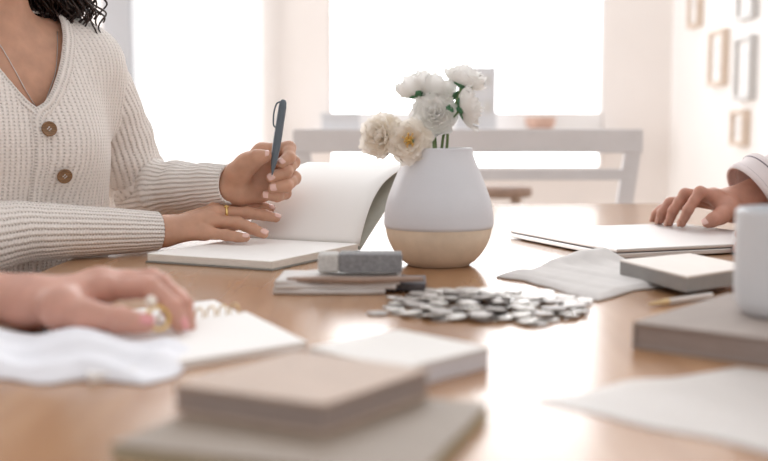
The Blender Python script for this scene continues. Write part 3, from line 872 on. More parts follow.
tag(t, 'flat white box lying behind the small square beige book', 'box')

# spiral notebook
zn = TZ + .005
q0 = S(307, 343, zn); q1 = S(205, 359, zn); dd = (q0 - q1); ang = math.atan2(dd.y, dd.x)
ux = Vector((math.cos(ang), math.sin(ang), 0)); uy = Vector((-math.sin(ang), math.cos(ang), 0))
dR = (S(232, 314, zn) - q0).dot(uy); dB = (S(222, 296, zn) - q0).dot(uy)
t = empty('spiral_notebook', (q0.x, q0.y, TZ), ang)
Wn = .19
def skew(bm):
    for v in bm.verts: v.co.x += v.co.y * .26
bm = bmesh.new(); add_box(bm, -Wn, 0, 0, dR - .004, 0, .0065, .0006); skew(bm)
bm_obj('written_pages', bm, [M['page']], t)
bm = bmesh.new(); add_box(bm, -Wn, 0, dR + .004, dB, 0, .002, .0004); skew(bm)
bm_obj('turned_page', bm, M['page'], t)
for k in range(14):
    xx = -Wn + .012 + k * (Wn - .024) / 13 + dR * .26
    pts = [(xx + .0012 * math.sin(a), dR + .0075 * math.cos(a), .0078 + .0066 * math.sin(a)) for a in [i * math.pi / 9 for i in range(19)]]
    V, Fc = sweep(pts, .0009, 8); mesh_obj('spiral_ring', V, Fc, M['spiral'], t)
tag(t, 'open spiral-bound notepad with brass rings beside the front left hand', 'notepad')

# ------------------------------------------------------------------ people
def lerp(a, b, t): return a + (b - a) * t
def chain(pts, rad, bulge=True):
    """phalanges; slimmer between the joints"""
    out = []
    for i in range(len(pts) - 1):
        a, b = Vector(pts[i]), Vector(pts[i + 1]); m = (a + b) / 2; rm = (rad[i] + rad[i + 1]) / 2 * (.94 if bulge else 1)
        out.append((a, m, rad[i], rm)); out.append((m, b, rm, rad[i + 1]))
    return out
def hand_sdf(W, fore, fingers, thumb, depth_scale, rf, palm_r, wrist_r, palm_dir, extra=()):
    """W wrist, fore = forearm point, fingers = 4 x [MCP,PIP,DIP,tip] world points; palm_dir is the palm's normal"""
    s = SDF(); n = Vector(palm_dir).normalized()
    base = [(fore, W, wrist_r * 1.18, wrist_r, n, 1.15)]
    cen = sum((Vector(f[0]) for f in fingers), Vector()) / 4
    for i, f in enumerate(fingers):
        m = Vector(f[0]); w0 = Vector(W) + (m - cen) * .45
        base.append((w0, m, palm_r * 1.05, palm_r * .92))
    base.append((Vector(W), Vector(thumb[0]), wrist_r * .62, palm_r * 1.15))
    base.append((Vector(thumb[0]), Vector(thumb[1]), palm_r * 1.2, rf[0] * 1.15))
    for q in extra: base.append(q)
    s.group(base, palm_r * 1.3, 0)
    for f in fingers:
        k = f[4] if len(f) > 4 else 1
        s.group(chain(f[:4], [r * k for r in rf]), rf[0] * .35, rf[0] * 1.1)
    s.group(chain(thumb[1:], [rf[0] * 1.15, rf[1] * 1.18, rf[3] * 1.12]), rf[0] * .4, rf[0] * 1.1)
    return s
def nail(tip, dip, dorsal, w, parent, m):
    tip = Vector(tip); ax = (tip - Vector(dip)).normalized(); n = Vector(dorsal); n = (n - ax * n.dot(ax)).normalized(); s = ax.cross(n)
    V = []; Fc = []; nu = 9
    r = w * 1.12
    for i in range(nu):
        for j in range(nu):
            u_ = i / (nu - 1) * 2 - 1; v_ = j / (nu - 1) * 2 - 1
            # rounded rectangle
            x = u_ * math.sqrt(max(0, 1 - .35 * v_ * v_)); y = v_ * math.sqrt(max(0, 1 - .35 * u_ * u_))
            a = x * .75
            V.append(tip + ax * (y * w * .85 + w * .15) + s * (math.sin(a) * r) + n * (math.cos(a) * r * .93 - (y > 0) * y * y * w * .28))
    for i in range(nu - 1):
        for j in range(nu - 1):
            a = i * nu + j; Fc.append((a, a + 1, a + nu + 1, a + nu))
    o = mesh_obj('fingernail', V, Fc, m, parent)
    o.modifiers.new('thick', 'SOLIDIFY').thickness = .0007
    return o
def ring_band(p, axis, r, parent, m, name='finger_ring', w=.0016, stone=None):
    axis = Vector(axis).normalized(); a1 = axis.orthogonal().normalized(); a2 = axis.cross(a1)
    pts = [Vector(p) + (a1 * math.cos(k * math.pi / 16) + a2 * math.sin(k * math.pi / 16)) * r for k in range(33)]
    parts = [sweep(pts, w, 8, False)]
    if stone is not None:
        d = Vector(stone).normalized(); d = (d - axis * d.dot(axis)).normalized(); c_ = Vector(p) + d * (r + .0008)
        sd = axis.cross(d)
        for (du, dv) in ((0, 0), (1, 0), (-1, 0), (0, 1), (0, -1)):
            q = c_ + sd * du * .0022 + axis * dv * .0022
            parts.append(sweep([q - d * .001, q, q + d * .0016, q + d * .0022], [.001, .0015, .0013, .0002], 8))
    V, Fc = merge(parts); return mesh_obj(name, V, Fc, m, parent)

def person(name, cen, fwd, zs, joints, hands, skin_m, label, clothes, neck_fwd=.02, head_dz=.23, scale=1.0, hand_res=.0015):
    """upright seated figure; cen = torso axis xy, zs = shoulder height, joints: sh/el/wr for L and R"""
    fw = Vector((fwd[0], fwd[1], 0)).normalized(); lf = Vector((-fw.y, fw.x, 0)); up = Vector((0, 0, 1)); C0 = Vector((cen[0], cen[1], 0))
    def pt(a, b, z): return C0 + lf * a + fw * b + up * z
    t = empty(name, (cen[0], cen[1], 0)); o0 = t.location.copy()
    torso = [(pt(-.125, -.01, zs - .01), pt(.125, -.01, zs - .01), .052, .052),
             (pt(-.075, .0, zs - .09), pt(.075, .0, zs - .09), .098, .098),
             (pt(-.075, .0, zs - .22), pt(.075, .0, zs - .22), .092, .092),
             (pt(-.072, .0, zs - .33), pt(.072, .0, zs - .33), .092, .092),
             (pt(-.08, -.01, zs - .47), pt(.08, -.01, zs - .47), .105, .105)]
    H = pt(0, neck_fwd + .02, zs + head_dz)
    neck = [(pt(0, -.005, zs + .0), pt(0, neck_fwd, zs + .14), .056, .050)]
    head = [(H + up * .02 - fw * .012, H + up * .025 + fw * .012, .078, .076, lf, 1.12), (H - up * .035 + fw * .02, H - up * .075 + fw * .045, .058, .036),
            (H + fw * .092 + up * .008, H + fw * .116 - up * .024, .007, .0115),
            (H + fw * .080 - up * .055, H + fw * .082 - up * .055, .014, .014), (H + fw * .070 - up * .085, H + fw * .072 - up * .085, .020, .020),
            (H + lf * .073 - up * .005, H + lf * .078 + up * .02, .012, .015, lf, 2.2), (H - lf * .073 - up * .005, H - lf * .078 + up * .02, .012, .015, lf, 2.2),
            (H + lf * .034 - up * .025 + fw * .05, H - lf * .034 - up * .025 + fw * .05, .030, .030)]
    arms = []
    for s_ in ('L', 'R'):
        sh, el, wr = joints[s_]; arms.append([(sh, el, .040, .031), (el, wr, .031, .021)])
    legs = []
    for sg in (1, -1):
        hip = pt(.09 * sg, .02, .50); kn = pt(.11 * sg, .42, .50); an = pt(.11 * sg, .40, .09)
        legs.append([(hip, kn, .085, .056), (kn, an, .054, .036), (an, pt(.12 * sg, .52, .035), .034, .026)])
    B = SDF(); B.group(torso, .07, 0); B.group(neck, .03, .04); B.group(head, .03, -.03)
    for a in arms: B.group(a, .03, .05)
    skin_parts = []
    lo, hi = B.bounds(.02); V1, F1 = nets(B, lo, hi, .006)
    V1 -= np.array(o0); skin_parts.append((V1, F1))
    for hs in hands:
        lo, hi = hs.bounds(.006); Vh, Fh = nets(hs, lo, hi, hand_res); skin_parts.append((Vh - np.array(o0), Fh))
    off = 0; VV = []; FF = []
    for v_, f_ in skin_parts: VV.append(v_); FF.append(f_ + off); off += len(v_)
    body = mesh_obj('body', np.concatenate(VV).tolist(), np.concatenate(FF).tolist(), skin_m, t)
    L_ = SDF(); L_.group([(pt(-.09, 0, zs - .5), pt(.09, 0, zs - .5), .115, .115)], .03, 0)
    for l in legs: L_.group(l, .03, .05)
    lo, hi = L_.bounds(.02); V2, F2 = nets(L_, lo, hi, .012); mesh_obj('trousers', (V2 - np.array(o0)).tolist(), F2.tolist(), M['denim'], t)
    for sg in (1, -1):
        e = H + fw * .0795 + lf * .031 * sg + up * .012 - o0
        bm = bmesh.new(); bmesh.ops.create_uvsphere(bm, u_segments=16, v_segments=10, radius=.0108, matrix=Matrix.Translation(e) @ Matrix.Diagonal((1, 1, .72, 1)))
        eo = bm_obj('eye', bm, M['eye'], t, True)
        bm = bmesh.new(); bmesh.ops.create_uvsphere(bm, u_segments=14, v_segments=8, radius=.0062, matrix=Matrix.Translation(e + fw * .0058))
        bm_obj('iris', bm, M['iris'], eo, True)
        V_, F_ = sweep(catmull([H + fw * .088 + lf * sg * .014 + up * .034 - o0, H + fw * .087 + lf * sg * .034 + up * .039 - o0, H + fw * .072 + lf * sg * .052 + up * .032 - o0], 6), .0032, 8)
        mesh_obj('eyebrow', V_, F_, M['hair'], t)
    V_, F_ = sweep(catmull([H + fw * .083 + lf * .024 - up * .056 - o0, H + fw * .097 + lf * .008 - up * .053 - o0, H + fw * .097 - lf * .008 - up * .053 - o0, H + fw * .083 - lf * .024 - up * .056 - o0], 8), [.0015] + [.0052] * 23 + [.0015], 10)
    mesh_obj('lips', V_, F_, M['lip'], t)
    tag(t, label, 'person')
    return t, B, pt, H, fw, lf, torso, o0

def rib_tube(path, radii, ribs, n=None, stitch=.0045, squash=None, wr=None, amp=.0004, cuff=.0, seed=0):
    """sleeve with lengthwise ribs; path = list of points, radii the same length"""
    P = [Vector(p) for p in path]; n = n or ribs * 6; V = []; Fc = []; UV = []; up = None; L = 0
    rs = random.Random(seed); ph = [rs.uniform(0, 6.28) for _ in range(6)]
    for i, p in enumerate(P):
        tt = (P[min(i + 1, len(P) - 1)] - P[max(i - 1, 0)]).normalized()
        if up is None: up = (Vector((0, 0, 1)) - tt * tt.z).normalized()
        up = (up - tt * up.dot(tt)).normalized(); s_ = tt.cross(up)
        if i: L += (P[i] - P[i - 1]).length
        for k in range(n + 1):
            a = 2 * math.pi * k / n
            w = 0
            if wr:
                env = wr(i / (len(P) - 1))
                w = env * ((.0042) * math.sin(L * 85 + 2.2 * math.sin(a + ph[0]) + ph[1]) + 0.002 * math.sin(L * 150 + 1.5 * math.sin(a * 2 + ph[2]) + ph[3]) + .004 * math.sin(a * 3 + L * 30 + ph[4]))
            r = radii[i] + amp * math.cos(ribs * a) + w
            V.append(p + (up * math.cos(a) + s_ * math.sin(a)) * r); UV.append((ribs * k / n, L / stitch))
    m = n + 1
    for i in range(len(P) - 1):
        for k in range(n):
            a = i * m + k; Fc.append((a, a + 1, a + 1 + m, a + m))
    return V, Fc, UV
def resample(pts, rad, step):
    """catmull through joints with radii in the fourth coordinate"""
    c_ = catmull(pts, 12); d_ = catmull([Vector((r, 0, 0)) for r in rad], 12)
    out = [c_[0]]; ro = [d_[0].x]; acc = 0
    for i in range(1, len(c_)):
        seg = (c_[i] - c_[i - 1]).length; k = max(1, int(round(seg / step)))
        for j in range(1, k + 1):
            out.append(c_[i - 1].lerp(c_[i], j / k)); ro.append(lerp(d_[i - 1].x, d_[i].x, j / k))
    return out, ro

# ---- woman -------------------------------------------------------
WC = (-.579, 1.577); WF = (.77, -.64); ZS = 1.055
px15 = 1.60 / F
fwv = Vector((WF[0], WF[1], 0)).normalized(); lfv = Vector((-fwv.y, fwv.x, 0)); W0 = Vector((WC[0], WC[1], 0))
shL = D(95, 70, 1.70); elL = D(138, 192, 1.80); wrL = D(228, 185, 1.63)
shR = W0 - lfv * .165 + Vector((0, 0, 1.03)); elR = D(-48, 236, 1.40); wrR = D(163, 231, 1.565)
rfA = [6.7 * px15, 6.3 * px15, 5.6 * px15, 4.5 * px15]
def DD(l): return [D(*q) for q in l]
fA = [DD([(218, 208, 1.625), (246, 205, 1.645), (260, 206, 1.655), (270, 209, 1.66)]),
      DD([(216, 213, 1.60), (248, 213, 1.615), (264, 215, 1.622), (276, 218, 1.627)]),
      DD([(211, 221, 1.585), (238, 223, 1.585), (253, 229, 1.578), (264, 234, 1.572)]),
      DD([(204, 233, 1.572), (226, 235, 1.562), (237, 237, 1.556), (246, 238, 1.552)]) + [.86]]
thA = DD([(185, 226, 1.62), (205, 228, 1.64), (225, 226, 1.64), (243, 224, 1.64)])
foreR = wrR.lerp(elR, .45)
hA = hand_sdf(wrR, foreR, fA, thA, 1, rfA, 6.8 * px15, 16.5 * px15, (0, -.45, .85))
fB = [DD([(262, 151, 1.655), (289, 148, 1.645), (289, 158, 1.622), (281, 163, 1.607)]),
      DD([(266, 163, 1.665), (293, 162, 1.648), (286, 172, 1.615), (271, 178, 1.604)]),
      DD([(264, 176, 1.66), (294, 178, 1.645), (286, 186, 1.612), (273, 188, 1.602)]),
      DD([(258, 188, 1.65), (285, 193, 1.638), (277, 196, 1.612), (266, 195, 1.606)]) + [.9]]
thB = DD([(238, 180, 1.625), (246, 164, 1.605), (257, 158, 1.595), (266, 156, 1.592)])
foreL = wrL.lerp(elL, .5)
hB = hand_sdf(wrL, foreL, fB, thB, 1, [7.2 * px15, 7.1 * px15, 6.5 * px15, 5.1 * px15], 7.4 * px15, 16.5 * px15, (0, -1, 0),
              extra=[(D(240, 196, 1.625), D(262, 194, 1.64), .015, .012), (D(236, 172, 1.61), D(250, 163, 1.61), .015, .014), (D(262, 157, 1.655), D(262, 190, 1.65), .013, .013)])
wt, WB, wpt, WH, fw, lf, torso_w, o0 = person('person', WC, WF, ZS, {'L': (shL, elL, wrL), 'R': (shR, elR, wrR)}, [hA, hB], M['skin_w'],
    'person with dark curly hair in a cream ribbed cardigan, holding a pen', None)
# cardigan torso: the body's surface, thickened
CS = SDF(); OFS = .009
def grow(q, d): return (q[0], q[1], q[2] + d, q[3] + d) + tuple(q[4:])
CS.group([grow(q, OFS) for q in torso_w] + [(wpt(-.07, .05, ZS - .145), wpt(-.065, .075, ZS - .15), .055, .05), (wpt(.07, .05, ZS - .145), wpt(.065, .075, ZS - .15), .055, .05)], .07, 0)
CS.group([(shL - lf * .01, shL + (elL - shL) * .25, .058, .050)], .02, .05)
CS.group([(shR, shR + (elR - shR) * .3, .060, .052)], .02, .05)
lo, hi = CS.bounds(.02); lo[2] = .58
V, Fq = nets(CS, lo, hi, .003)
loc = V - np.array(W0); A_ = loc @ np.array(lf); B_ = loc @ np.array(fw); Z_ = V[:, 2]
ZV = .952
w_ = np.where(Z_ > ZV, .096 * np.clip((Z_ - ZV) / .143, 0, None) ** .68, -1)
neck_cut = ((np.abs(A_ - .008) < w_) & (B_ > .0)) | ((np.abs(A_) < .062) & (B_ <= .0) & (Z_ > ZS + .035))
keep_v = ~neck_cut
Fk = Fq[keep_v[Fq].all(1)]
used = np.unique(Fk); remap = -np.ones(len(V), int); remap[used] = np.arange(len(used))
Vc = V[used]; Fk = remap[Fk]; A_ = A_[used]; B_ = B_[used]
uu = (A_ - np.sign(A_) * B_ * .25) / .0085; vv = Vc[:, 2] / .0048
# ribs as real relief
cn = np.stack([np.array(fw) * 0 + 0] * 1)
e_ = 2e-3
g = np.stack([(CS((Vc + np.eye(3)[i] * e_).astype(np.float32)) - CS((Vc - np.eye(3)[i] * e_).astype(np.float32))) for i in range(3)], -1)
g /= np.linalg.norm(g, axis=1)[:, None] + 1e-9
nz = np.sin(Vc[:, 0] * 30 + Vc[:, 2] * 17) * .002 + np.sin(Vc[:, 1] * 41 - Vc[:, 2] * 33) * .0015
Vc = Vc + g * (nz)[:, None]
parts = [(Vc.tolist(), Fk.tolist(), np.stack([uu, vv], -1).tolist())]
# sleeves
pts, rad = resample([shL - lf * .02 + Vector((0, 0, .012)), shL.lerp(elL, .30), shL.lerp(elL, .65), elL + Vector((0, 0, .004)), elL.lerp(wrL, .35), elL.lerp(wrL, .75), elL.lerp(wrL, 1.05)],
                    [.056, .053, .053, .055, .046, .038, .031], .003)
parts.append(rib_tube(pts, rad, 34, wr=lambda s: .25 + .75 * math.exp(-((s - .5) / .18) ** 2), seed=4))
cz = Vector((0, 0, .006))
pts, rad = resample([shR + lf * .02, shR.lerp(elR, .5), elR + cz, elR.lerp(wrR, .35) + cz * .6, elR.lerp(wrR, .7) + cz * .3, elR.lerp(wrR, .97) + cz * .0],
                    [.058, .054, .052, .041, .034, .0285], .003)
parts.append(rib_tube(pts, rad, 30, wr=lambda s: .35 * (1 - s), seed=9))
Vt = []; Ft = []; Ut = []
for v_, f_, u_ in parts:
    o_ = len(Vt); Vt += [tuple(Vector(q) - o0) for q in v_]; Ft += [tuple(i + o_ for i in q) for q in f_]; Ut += [tuple(q) for q in u_]
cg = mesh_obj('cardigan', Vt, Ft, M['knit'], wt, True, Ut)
md = cg.modifiers.new('thick', 'SOLIDIFY'); md.thickness = .0035; md.offset = -1
# placket band along the V and down the front (ribbed edge)
def csurf(a, z, extra=0.0):
    """point of the cardigan's front surface at lateral a, height z"""
    lo_, hi_ = 0.0, .3
    P_ = np.array(W0) + np.array(lf) * a; bs = np.linspace(-.02, .25, 200)
    Q = P_[None] + bs[:, None] * np.array(fw)[None]; Q[:, 2] = z
    v_ = CS(Q.astype(np.float32)); ins = np.where(v_ < 0)[0]
    b = bs[ins.max()] if len(ins) else .0
    return Vector(P_) + fw * (b + extra) + Vector((0, 0, z - P_[2]))
def band(path, w, th, stitch=.0045):
    V = []; Fc = []; UV = []; n = len(path); L = 0
    for i in range(n):
        tt = (path[min(i + 1, n - 1)] - path[max(i - 1, 0)]).normalized(); s_ = tt.cross(fw).normalized()
        if i: L += (path[i] - path[i - 1]).length
        for k in range(13):
            q = k / 12 * 2 - 1; h = th * math.sqrt(max(0, 1 - q * q)) + .0007 * math.cos(q * math.pi * 3)
            V.append(path[i] + s_ * q * w + fw * h); UV.append((q * 1.5, L / stitch))
    for i in range(n - 1):
        for k in range(12):
            a = i * 13 + k; Fc.append((a, a + 1, a + 14, a + 13))
    return V, Fc, UV
def vedge(z, sg): return .008 + sg * .096 * max(0, (z - ZV) / .143) ** .68
pl1 = [csurf(vedge(z, 1) + .004, z, -.002) for z in np.linspace(ZV + .150, ZV, 26)] + [csurf(.004, z, .0015) for z in np.linspace(ZV - .01, .66, 30)]
pl2 = [csurf(vedge(z, -1) - .004, z, -.002) for z in np.linspace(ZV + .128, ZV - .004, 26)]
Vt = []; Ft = []; Ut = []
for v_, f_, u_ in (band(pl1, .0125, .0055), band(pl2, .011, .004)):
    o_ = len(Vt); Vt += [tuple(Vector(q) - o0) for q in v_]; Ft += [tuple(i + o_ for i in q) for q in f_]; Ut += list(u_)
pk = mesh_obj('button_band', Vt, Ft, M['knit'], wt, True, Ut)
pk.modifiers.new('thick', 'SOLIDIFY').thickness = .002
# buttons
for (bxp, byp) in ((47.5, 130), (63, 174)):
    p, n = trace(CS, bxp, byp)
    n = (n + Vector((0, -.25, 0))).normalized(); p = p + n * .0075
    V, Fc = lathe([(0, .0), (.0095, .0), (.0108, .0012), (.0108, .0028), (.0098, .0036), (.0085, .0030), (.0078, .0024), (0, .0024)], 32)
    q = n.to_track_quat('Z', 'Y').to_matrix().to_4x4(); q.translation = p - o0
    o = mesh_obj('button', [q @ Vector(v) for v in V], Fc, M['button'], wt)
    parts = []
    for dx_, dy_ in ((-.0024, 0), (.0024, 0), (0, .0024), (0, -.0024)):
        parts.append(sweep([(dx_, dy_, .0022), (dx_, dy_, .0027)], .001, 8))
    parts.append(sweep([(-.0024, 0, .003), (0, .0024, .0032)], .0006, 6)); parts.append(sweep([(.0024, 0, .003), (0, -.0024, .0032)], .0006, 6))
    V, Fc = merge(parts); mesh_obj('thread', [q @ Vector(v) for v in V], Fc, M['cloth_pale'], o)
# necklace
nk = []
for q in ((-26, 20), (-14, 30), (0, 46), (13, 68), (25, 90), (33, 103), (38, 109), (44, 103), (50, 88), (55, 72), (57, 50), (57, 32), (56, 15)):
    p, n = trace(WB, *q)
    if p is not None and (not nk or (p - o0 - nk[-1]).length < .12): nk.append(p + n * .0012 - o0)
V, Fc = sweep(catmull(nk, 6), .0006, 6); mesh_obj('necklace', V, Fc, M['steel'], wt)
# nails and rings
dA = Vector((0.0, -.55, .83))
for f in fA[:3]: nail(f[3], f[2], dA, rfA[3] * 1.0, wt, M['nail_w'])
nail(fA[3][3], fA[3][2], dA, rfA[3] * .86, wt, M['nail_w'])
for f, dn in ((fB[0], (-.2, -1, .1)), (fB[1], (-.1, -1, .25)), (fB[2], (-.1, -1, .15)), (fB[3], (-.1, -1, .1))):
    nail(f[3], f[2], dn, 4.5 * px15 * (f[4] if len(f) > 4 else 1), wt, M['nail_w'])
nail(thB[3], thB[2], (.1, -.75, .65), 5.0 * px15, wt, M['nail_w'])
ring_band(fA[1][0].lerp(fA[1][1], .30), fA[1][1] - fA[1][0], rfA[0] * 1.06, wt, M['gold'], stone=dA, w=.0021)
ring_band(fB[0][0].lerp(fB[0][1], .90), fB[0][1] - fB[0][0], 6.6 * px15, wt, M['gold'], w=.0011)
for o in wt.children:
    if o.name.startswith(('fingernail', 'finger_ring')):
        for v in o.data.vertices: v.co -= o0
# curly hair
def curls(t, H, o0, n, seed, spread, low, fw, lf):
    rs = random.Random(seed); parts = []
    for k in range(n):
        a = rs.uniform(0, 2 * math.pi); e0 = rs.uniform(-.2, 1)
        if math.cos(a) > .12: continue            # face stays free
        e = e0; rr = spread * rs.uniform(.72, 1.0)
        ring = math.sqrt(max(0, 1 - max(0, e) ** 2))
        dirv = fw * math.cos(a) + lf * math.sin(a)
        p0 = H + dirv * .088 * ring + Vector((0, 0, .03 + .102 * e)) - fw * .012
        p1 = H + dirv * (rr * (.75 + .25 * ring)) + Vector((0, 0, .1 * e - .03))
        zend = H.z - low * rs.uniform(.72, 1.0)
        p2 = H + dirv * rr * rs.uniform(.75, 1.05); p2.z = (p1.z + zend) / 2
        p3 = H + dirv * rr * rs.uniform(.65, 1.0); p3.z = zend
        c_ = catmull([p0, p1, p2, p3], 22); path = []; cr = rs.uniform(.006, .010); ph = rs.uniform(0, 6)
        for i, p in enumerate(c_):
            q = i / len(c_) * rs.choice((1,)) * 34 + ph; f_ = min(1, i / 12)
            path.append(p + Vector((math.cos(q), math.sin(q), .35 * math.sin(q * 1.0))) * cr * f_)
        parts.append(sweep([p_ - o0 for p_ in path], [.0030 * (1 - .55 * i / len(path)) for i in range(len(path))], 5))
    V, Fc = merge(parts)
    # scalp volume beneath the curls
    s_ = SDF(); s_.group([(H + Vector((0, 0, .035)) - fw * .02, H - fw * .035 - Vector((0, 0, .05)), .092, .085),
        (H + lf * .08 - fw * .04, H + lf * .115 - fw * .05 - Vector((0, 0, low - .07)), .045, .028), (H - lf * .08 - fw * .04, H - lf * .115 - fw * .05 - Vector((0, 0, low - .07)), .045, .028)], .02, 0)
    lo, hi = s_.bounds(.01); v2, f2 = nets(s_, lo, hi, .01)
    dv = (v2 - np.array(H)) @ np.array(fw); zz = v2[:, 2] - H.z
    v2 = v2 - np.where((dv > .045) & (zz < .07) & (np.abs((v2 - np.array(H)) @ np.array(lf)) < .07), .06, 0)[:, None] * np.array(fw)
    V, Fc = merge([(V, Fc), ([Vector(q) - o0 for q in v2], f2.tolist())])
    return mesh_obj('hair', V, Fc, M['hair'], t)
curls(wt, WH, o0, 1900, 5, .176, .215, fw, lf)

# ---- pen -----------------------------------------------------------
pt_, pb_ = D(283.5, 100, 1.615), D(272, 175, 1.588)
axp = (pt_ - pb_); Lp = axp.length
t = empty('ballpoint_pen', pb_); t.rotation_mode = 'QUATERNION'; t.rotation_quaternion = axp.to_track_quat('Z', 'Y')
V, Fc = lathe([(0, .0), (.0008, .0), (.0016, .004), (.0028, .010), (.0046, .020), (.0056, .032), (.0062, .045), (.0064, Lp * .55), (.0062, Lp * .56), (.0062, Lp * .9), (.0052, Lp * .97), (.0032, Lp), (0, Lp + .001)], 28)
mesh_obj('barrel', V, Fc, M['pen'], t)
# clip on the left side seen from the camera
inv = t.rotation_quaternion.inverted(); cl = inv @ Vector((-1, -.35, 0)); cl.z = 0; cl.normalize()
V, Fc = sweep(catmull([cl * .004 + Vector((0, 0, Lp * .97)), cl * .0095 + Vector((0, 0, Lp * .93)), cl * .0115 + Vector((0, 0, Lp * .80)), cl * .0095 + Vector((0, 0, Lp * .66)), cl * .0060 + Vector((0, 0, Lp * .62))], 6), .0013, 8)
mesh_obj('clip', V, Fc, M['pen'], t)
V, Fc = sweep([(0, 0, -.003), (0, 0, .001)], [.0004, .0008], 10); mesh_obj('writing_tip', V, Fc, M['steel'], t)
tag(t, 'slate grey ballpoint pen held upright between thumb and finger', 'pen')

# ---- man at the right ------------------------------------------------
q18 = 1.82 / F
fD = [DD([(716, 197, 1.80), (700, 192, 1.785), (688, 210, 1.785), (682, 223, 1.795)]),
      DD([(713, 196, 1.825), (685, 194, 1.82), (673, 211, 1.825), (669, 223, 1.83)]),
      DD([(710, 198, 1.85), (670, 203, 1.855), (662, 213, 1.86), (660, 220.5, 1.862)]),
      DD([(707, 201, 1.875), (662, 209, 1.885), (656, 214, 1.888), (654, 219, 1.89)]) + [.85]]
thD = DD([(728, 210, 1.79), (721, 216, 1.765), (713, 220, 1.755), (707, 223, 1.755)])
wrD = D(734, 205, 1.84); elD = D(885, 148, 1.88); foD = wrD.lerp(elD, .50)
hD = hand_sdf(wrD, foD, fD, thD, 1, [6.0 * q18, 5.8 * q18, 5.2 * q18, 4.2 * q18], 8.0 * q18, 16.5 * q18, (.2, -.3, .9), extra=[(wrD, foD, 16 * q18, 23 * q18)])
def gl(px, py, d): return D(px, py, d)
fE = [DD([(778, 233, 1.565), (756, 232, 1.555), (745, 240, 1.545), (737, 249, 1.540)]),
      DD([(781, 239, 1.550), (762, 240, 1.540), (753, 246, 1.532), (746, 252, 1.530)]),
      DD([(785, 245, 1.535), (770, 247, 1.525), (761, 252, 1.520), (756, 256, 1.518)]),
      DD([(790, 250, 1.520), (778, 252, 1.512), (770, 256, 1.508), (765, 259, 1.506)]) + [.85]]
thE = DD([(803, 232, 1.575), (788, 227, 1.590), (765, 228, 1.595), (740, 234, 1.592)])
wrE = D(825, 236, 1.57); elE = Vector((.93, 1.45, .800)); foE = wrE.lerp(elE, .5)
hE = hand_sdf(wrE, foE, fE, thE, 1, [5.6 * q18, 5.4 * q18, 5.0 * q18, 4.2 * q18], 7.5 * q18, 15 * q18, (0, 0, 1))
MC = (1.12, 1.74)
shRm = Vector((1.10, 1.92, 1.09)); shLm = Vector((1.10, 1.56, 1.09))
mt_, MB_, mpt, MH, mfw, mlf, torso_m, mo0 = person('person', MC, (-1, -.05), 1.12, {'L': (shLm, elE, wrE), 'R': (shRm, elD, wrD)}, [hD, hE], M['skin_m'],
    'person in a pale shirt with rolled sleeves, resting a hand on the silver laptop', None, hand_res=.0017)
def cloth_body(t, torso, sl, m, zlow, cut, o0, name, ofs=.012, C0=None, hz=None):
    s = SDF(); s.group([grow(q, ofs) for q in torso], .07, 0)
    for q in sl: s.group(q, .03, .04)
    lo, hi = s.bounds(.02); lo[2] = zlow
    V, Fq = nets(s, lo, hi, .005)
    loc = V - np.array([C0[0], C0[1], 0]); cutm = (np.hypot(loc[:, 0], loc[:, 1]) < .07) & (V[:, 2] > hz)
    # open cuffs: planes at the sleeve ends
    for (p, n) in cut: cutm |= (((V - np.array(p)) @ np.array(n)) > 0) & (np.linalg.norm(V - np.array(p), axis=1) < .12)
    Fk = Fq[(~cutm)[Fq].all(1)]
    used = np.unique(Fk); rm = -np.ones(len(V), int); rm[used] = np.arange(len(used)); V = V[used]
    V = V + (np.sin(V[:, 0] * 60 + V[:, 2] * 40) * .0022)[:, None] * np.array([0, .5, .8])
    o = mesh_obj(name, (V - np.array(o0)).tolist(), rm[Fk].tolist(), m, t)
    md = o.modifiers.new('thick', 'SOLIDIFY'); md.thickness = .002; md.offset = -1
    return o
dd_ = (wrD - elD).normalized(); cuffp = elD.lerp(wrD, .88)
cuffc = elD.lerp(wrD, .87)
dl_ = (wrE - elE).normalized(); cuffl = elE.lerp(wrE, .45)
cloth_body(mt_, torso_m, [[(shRm, elD, .064, .064), (elD, cuffp + dd_ * .03, .064, .060)], [(shLm, elE, .062, .05), (elE, cuffl + dl_ * .03, .05, .046)]], M['shirt'], .55,
           [(cuffc, dd_), (cuffl, dl_)], mo0, 'shirt', C0=MC, hz=1.14)
def cuff(p, d, r, t, o0, w=.045, tilt=(0, 0, 0)):
    d = (Vector(d) + Vector(tilt)).normalized()
    pts = [p - d * w * (1 - k / 6) for k in range(7)]
    V1, F1 = sweep([q - o0 for q in pts], [r * (1 + .03 * math.sin(k * 1.7)) for k in range(7)], 40, False)
    o = mesh_obj('rolled_cuff', V1, F1, M['shirt'], t); md = o.modifiers.new('thick', 'SOLIDIFY'); md.thickness = .004; md.offset = 0
    for kk, dk in enumerate((.010, .034)):
        a1 = d.orthogonal().normalized(); a2 = d.cross(a1)
        pts = [p - d * dk + (a1 * math.cos(k * math.pi / 20) + a2 * math.sin(k * math.pi / 20)) * (r + .0022) - o0 for k in range(41)]
        V1, F1 = sweep(pts, .0012, 6, False); mesh_obj('dark_stripe', V1, F1, M['stripe'], o)
cuff(cuffc + dd_ * .006, dd_, .063, mt_, mo0, tilt=(0, 0, -.25))
cuff(cuffl + dl_ * .004, dl_, .047, mt_, mo0)
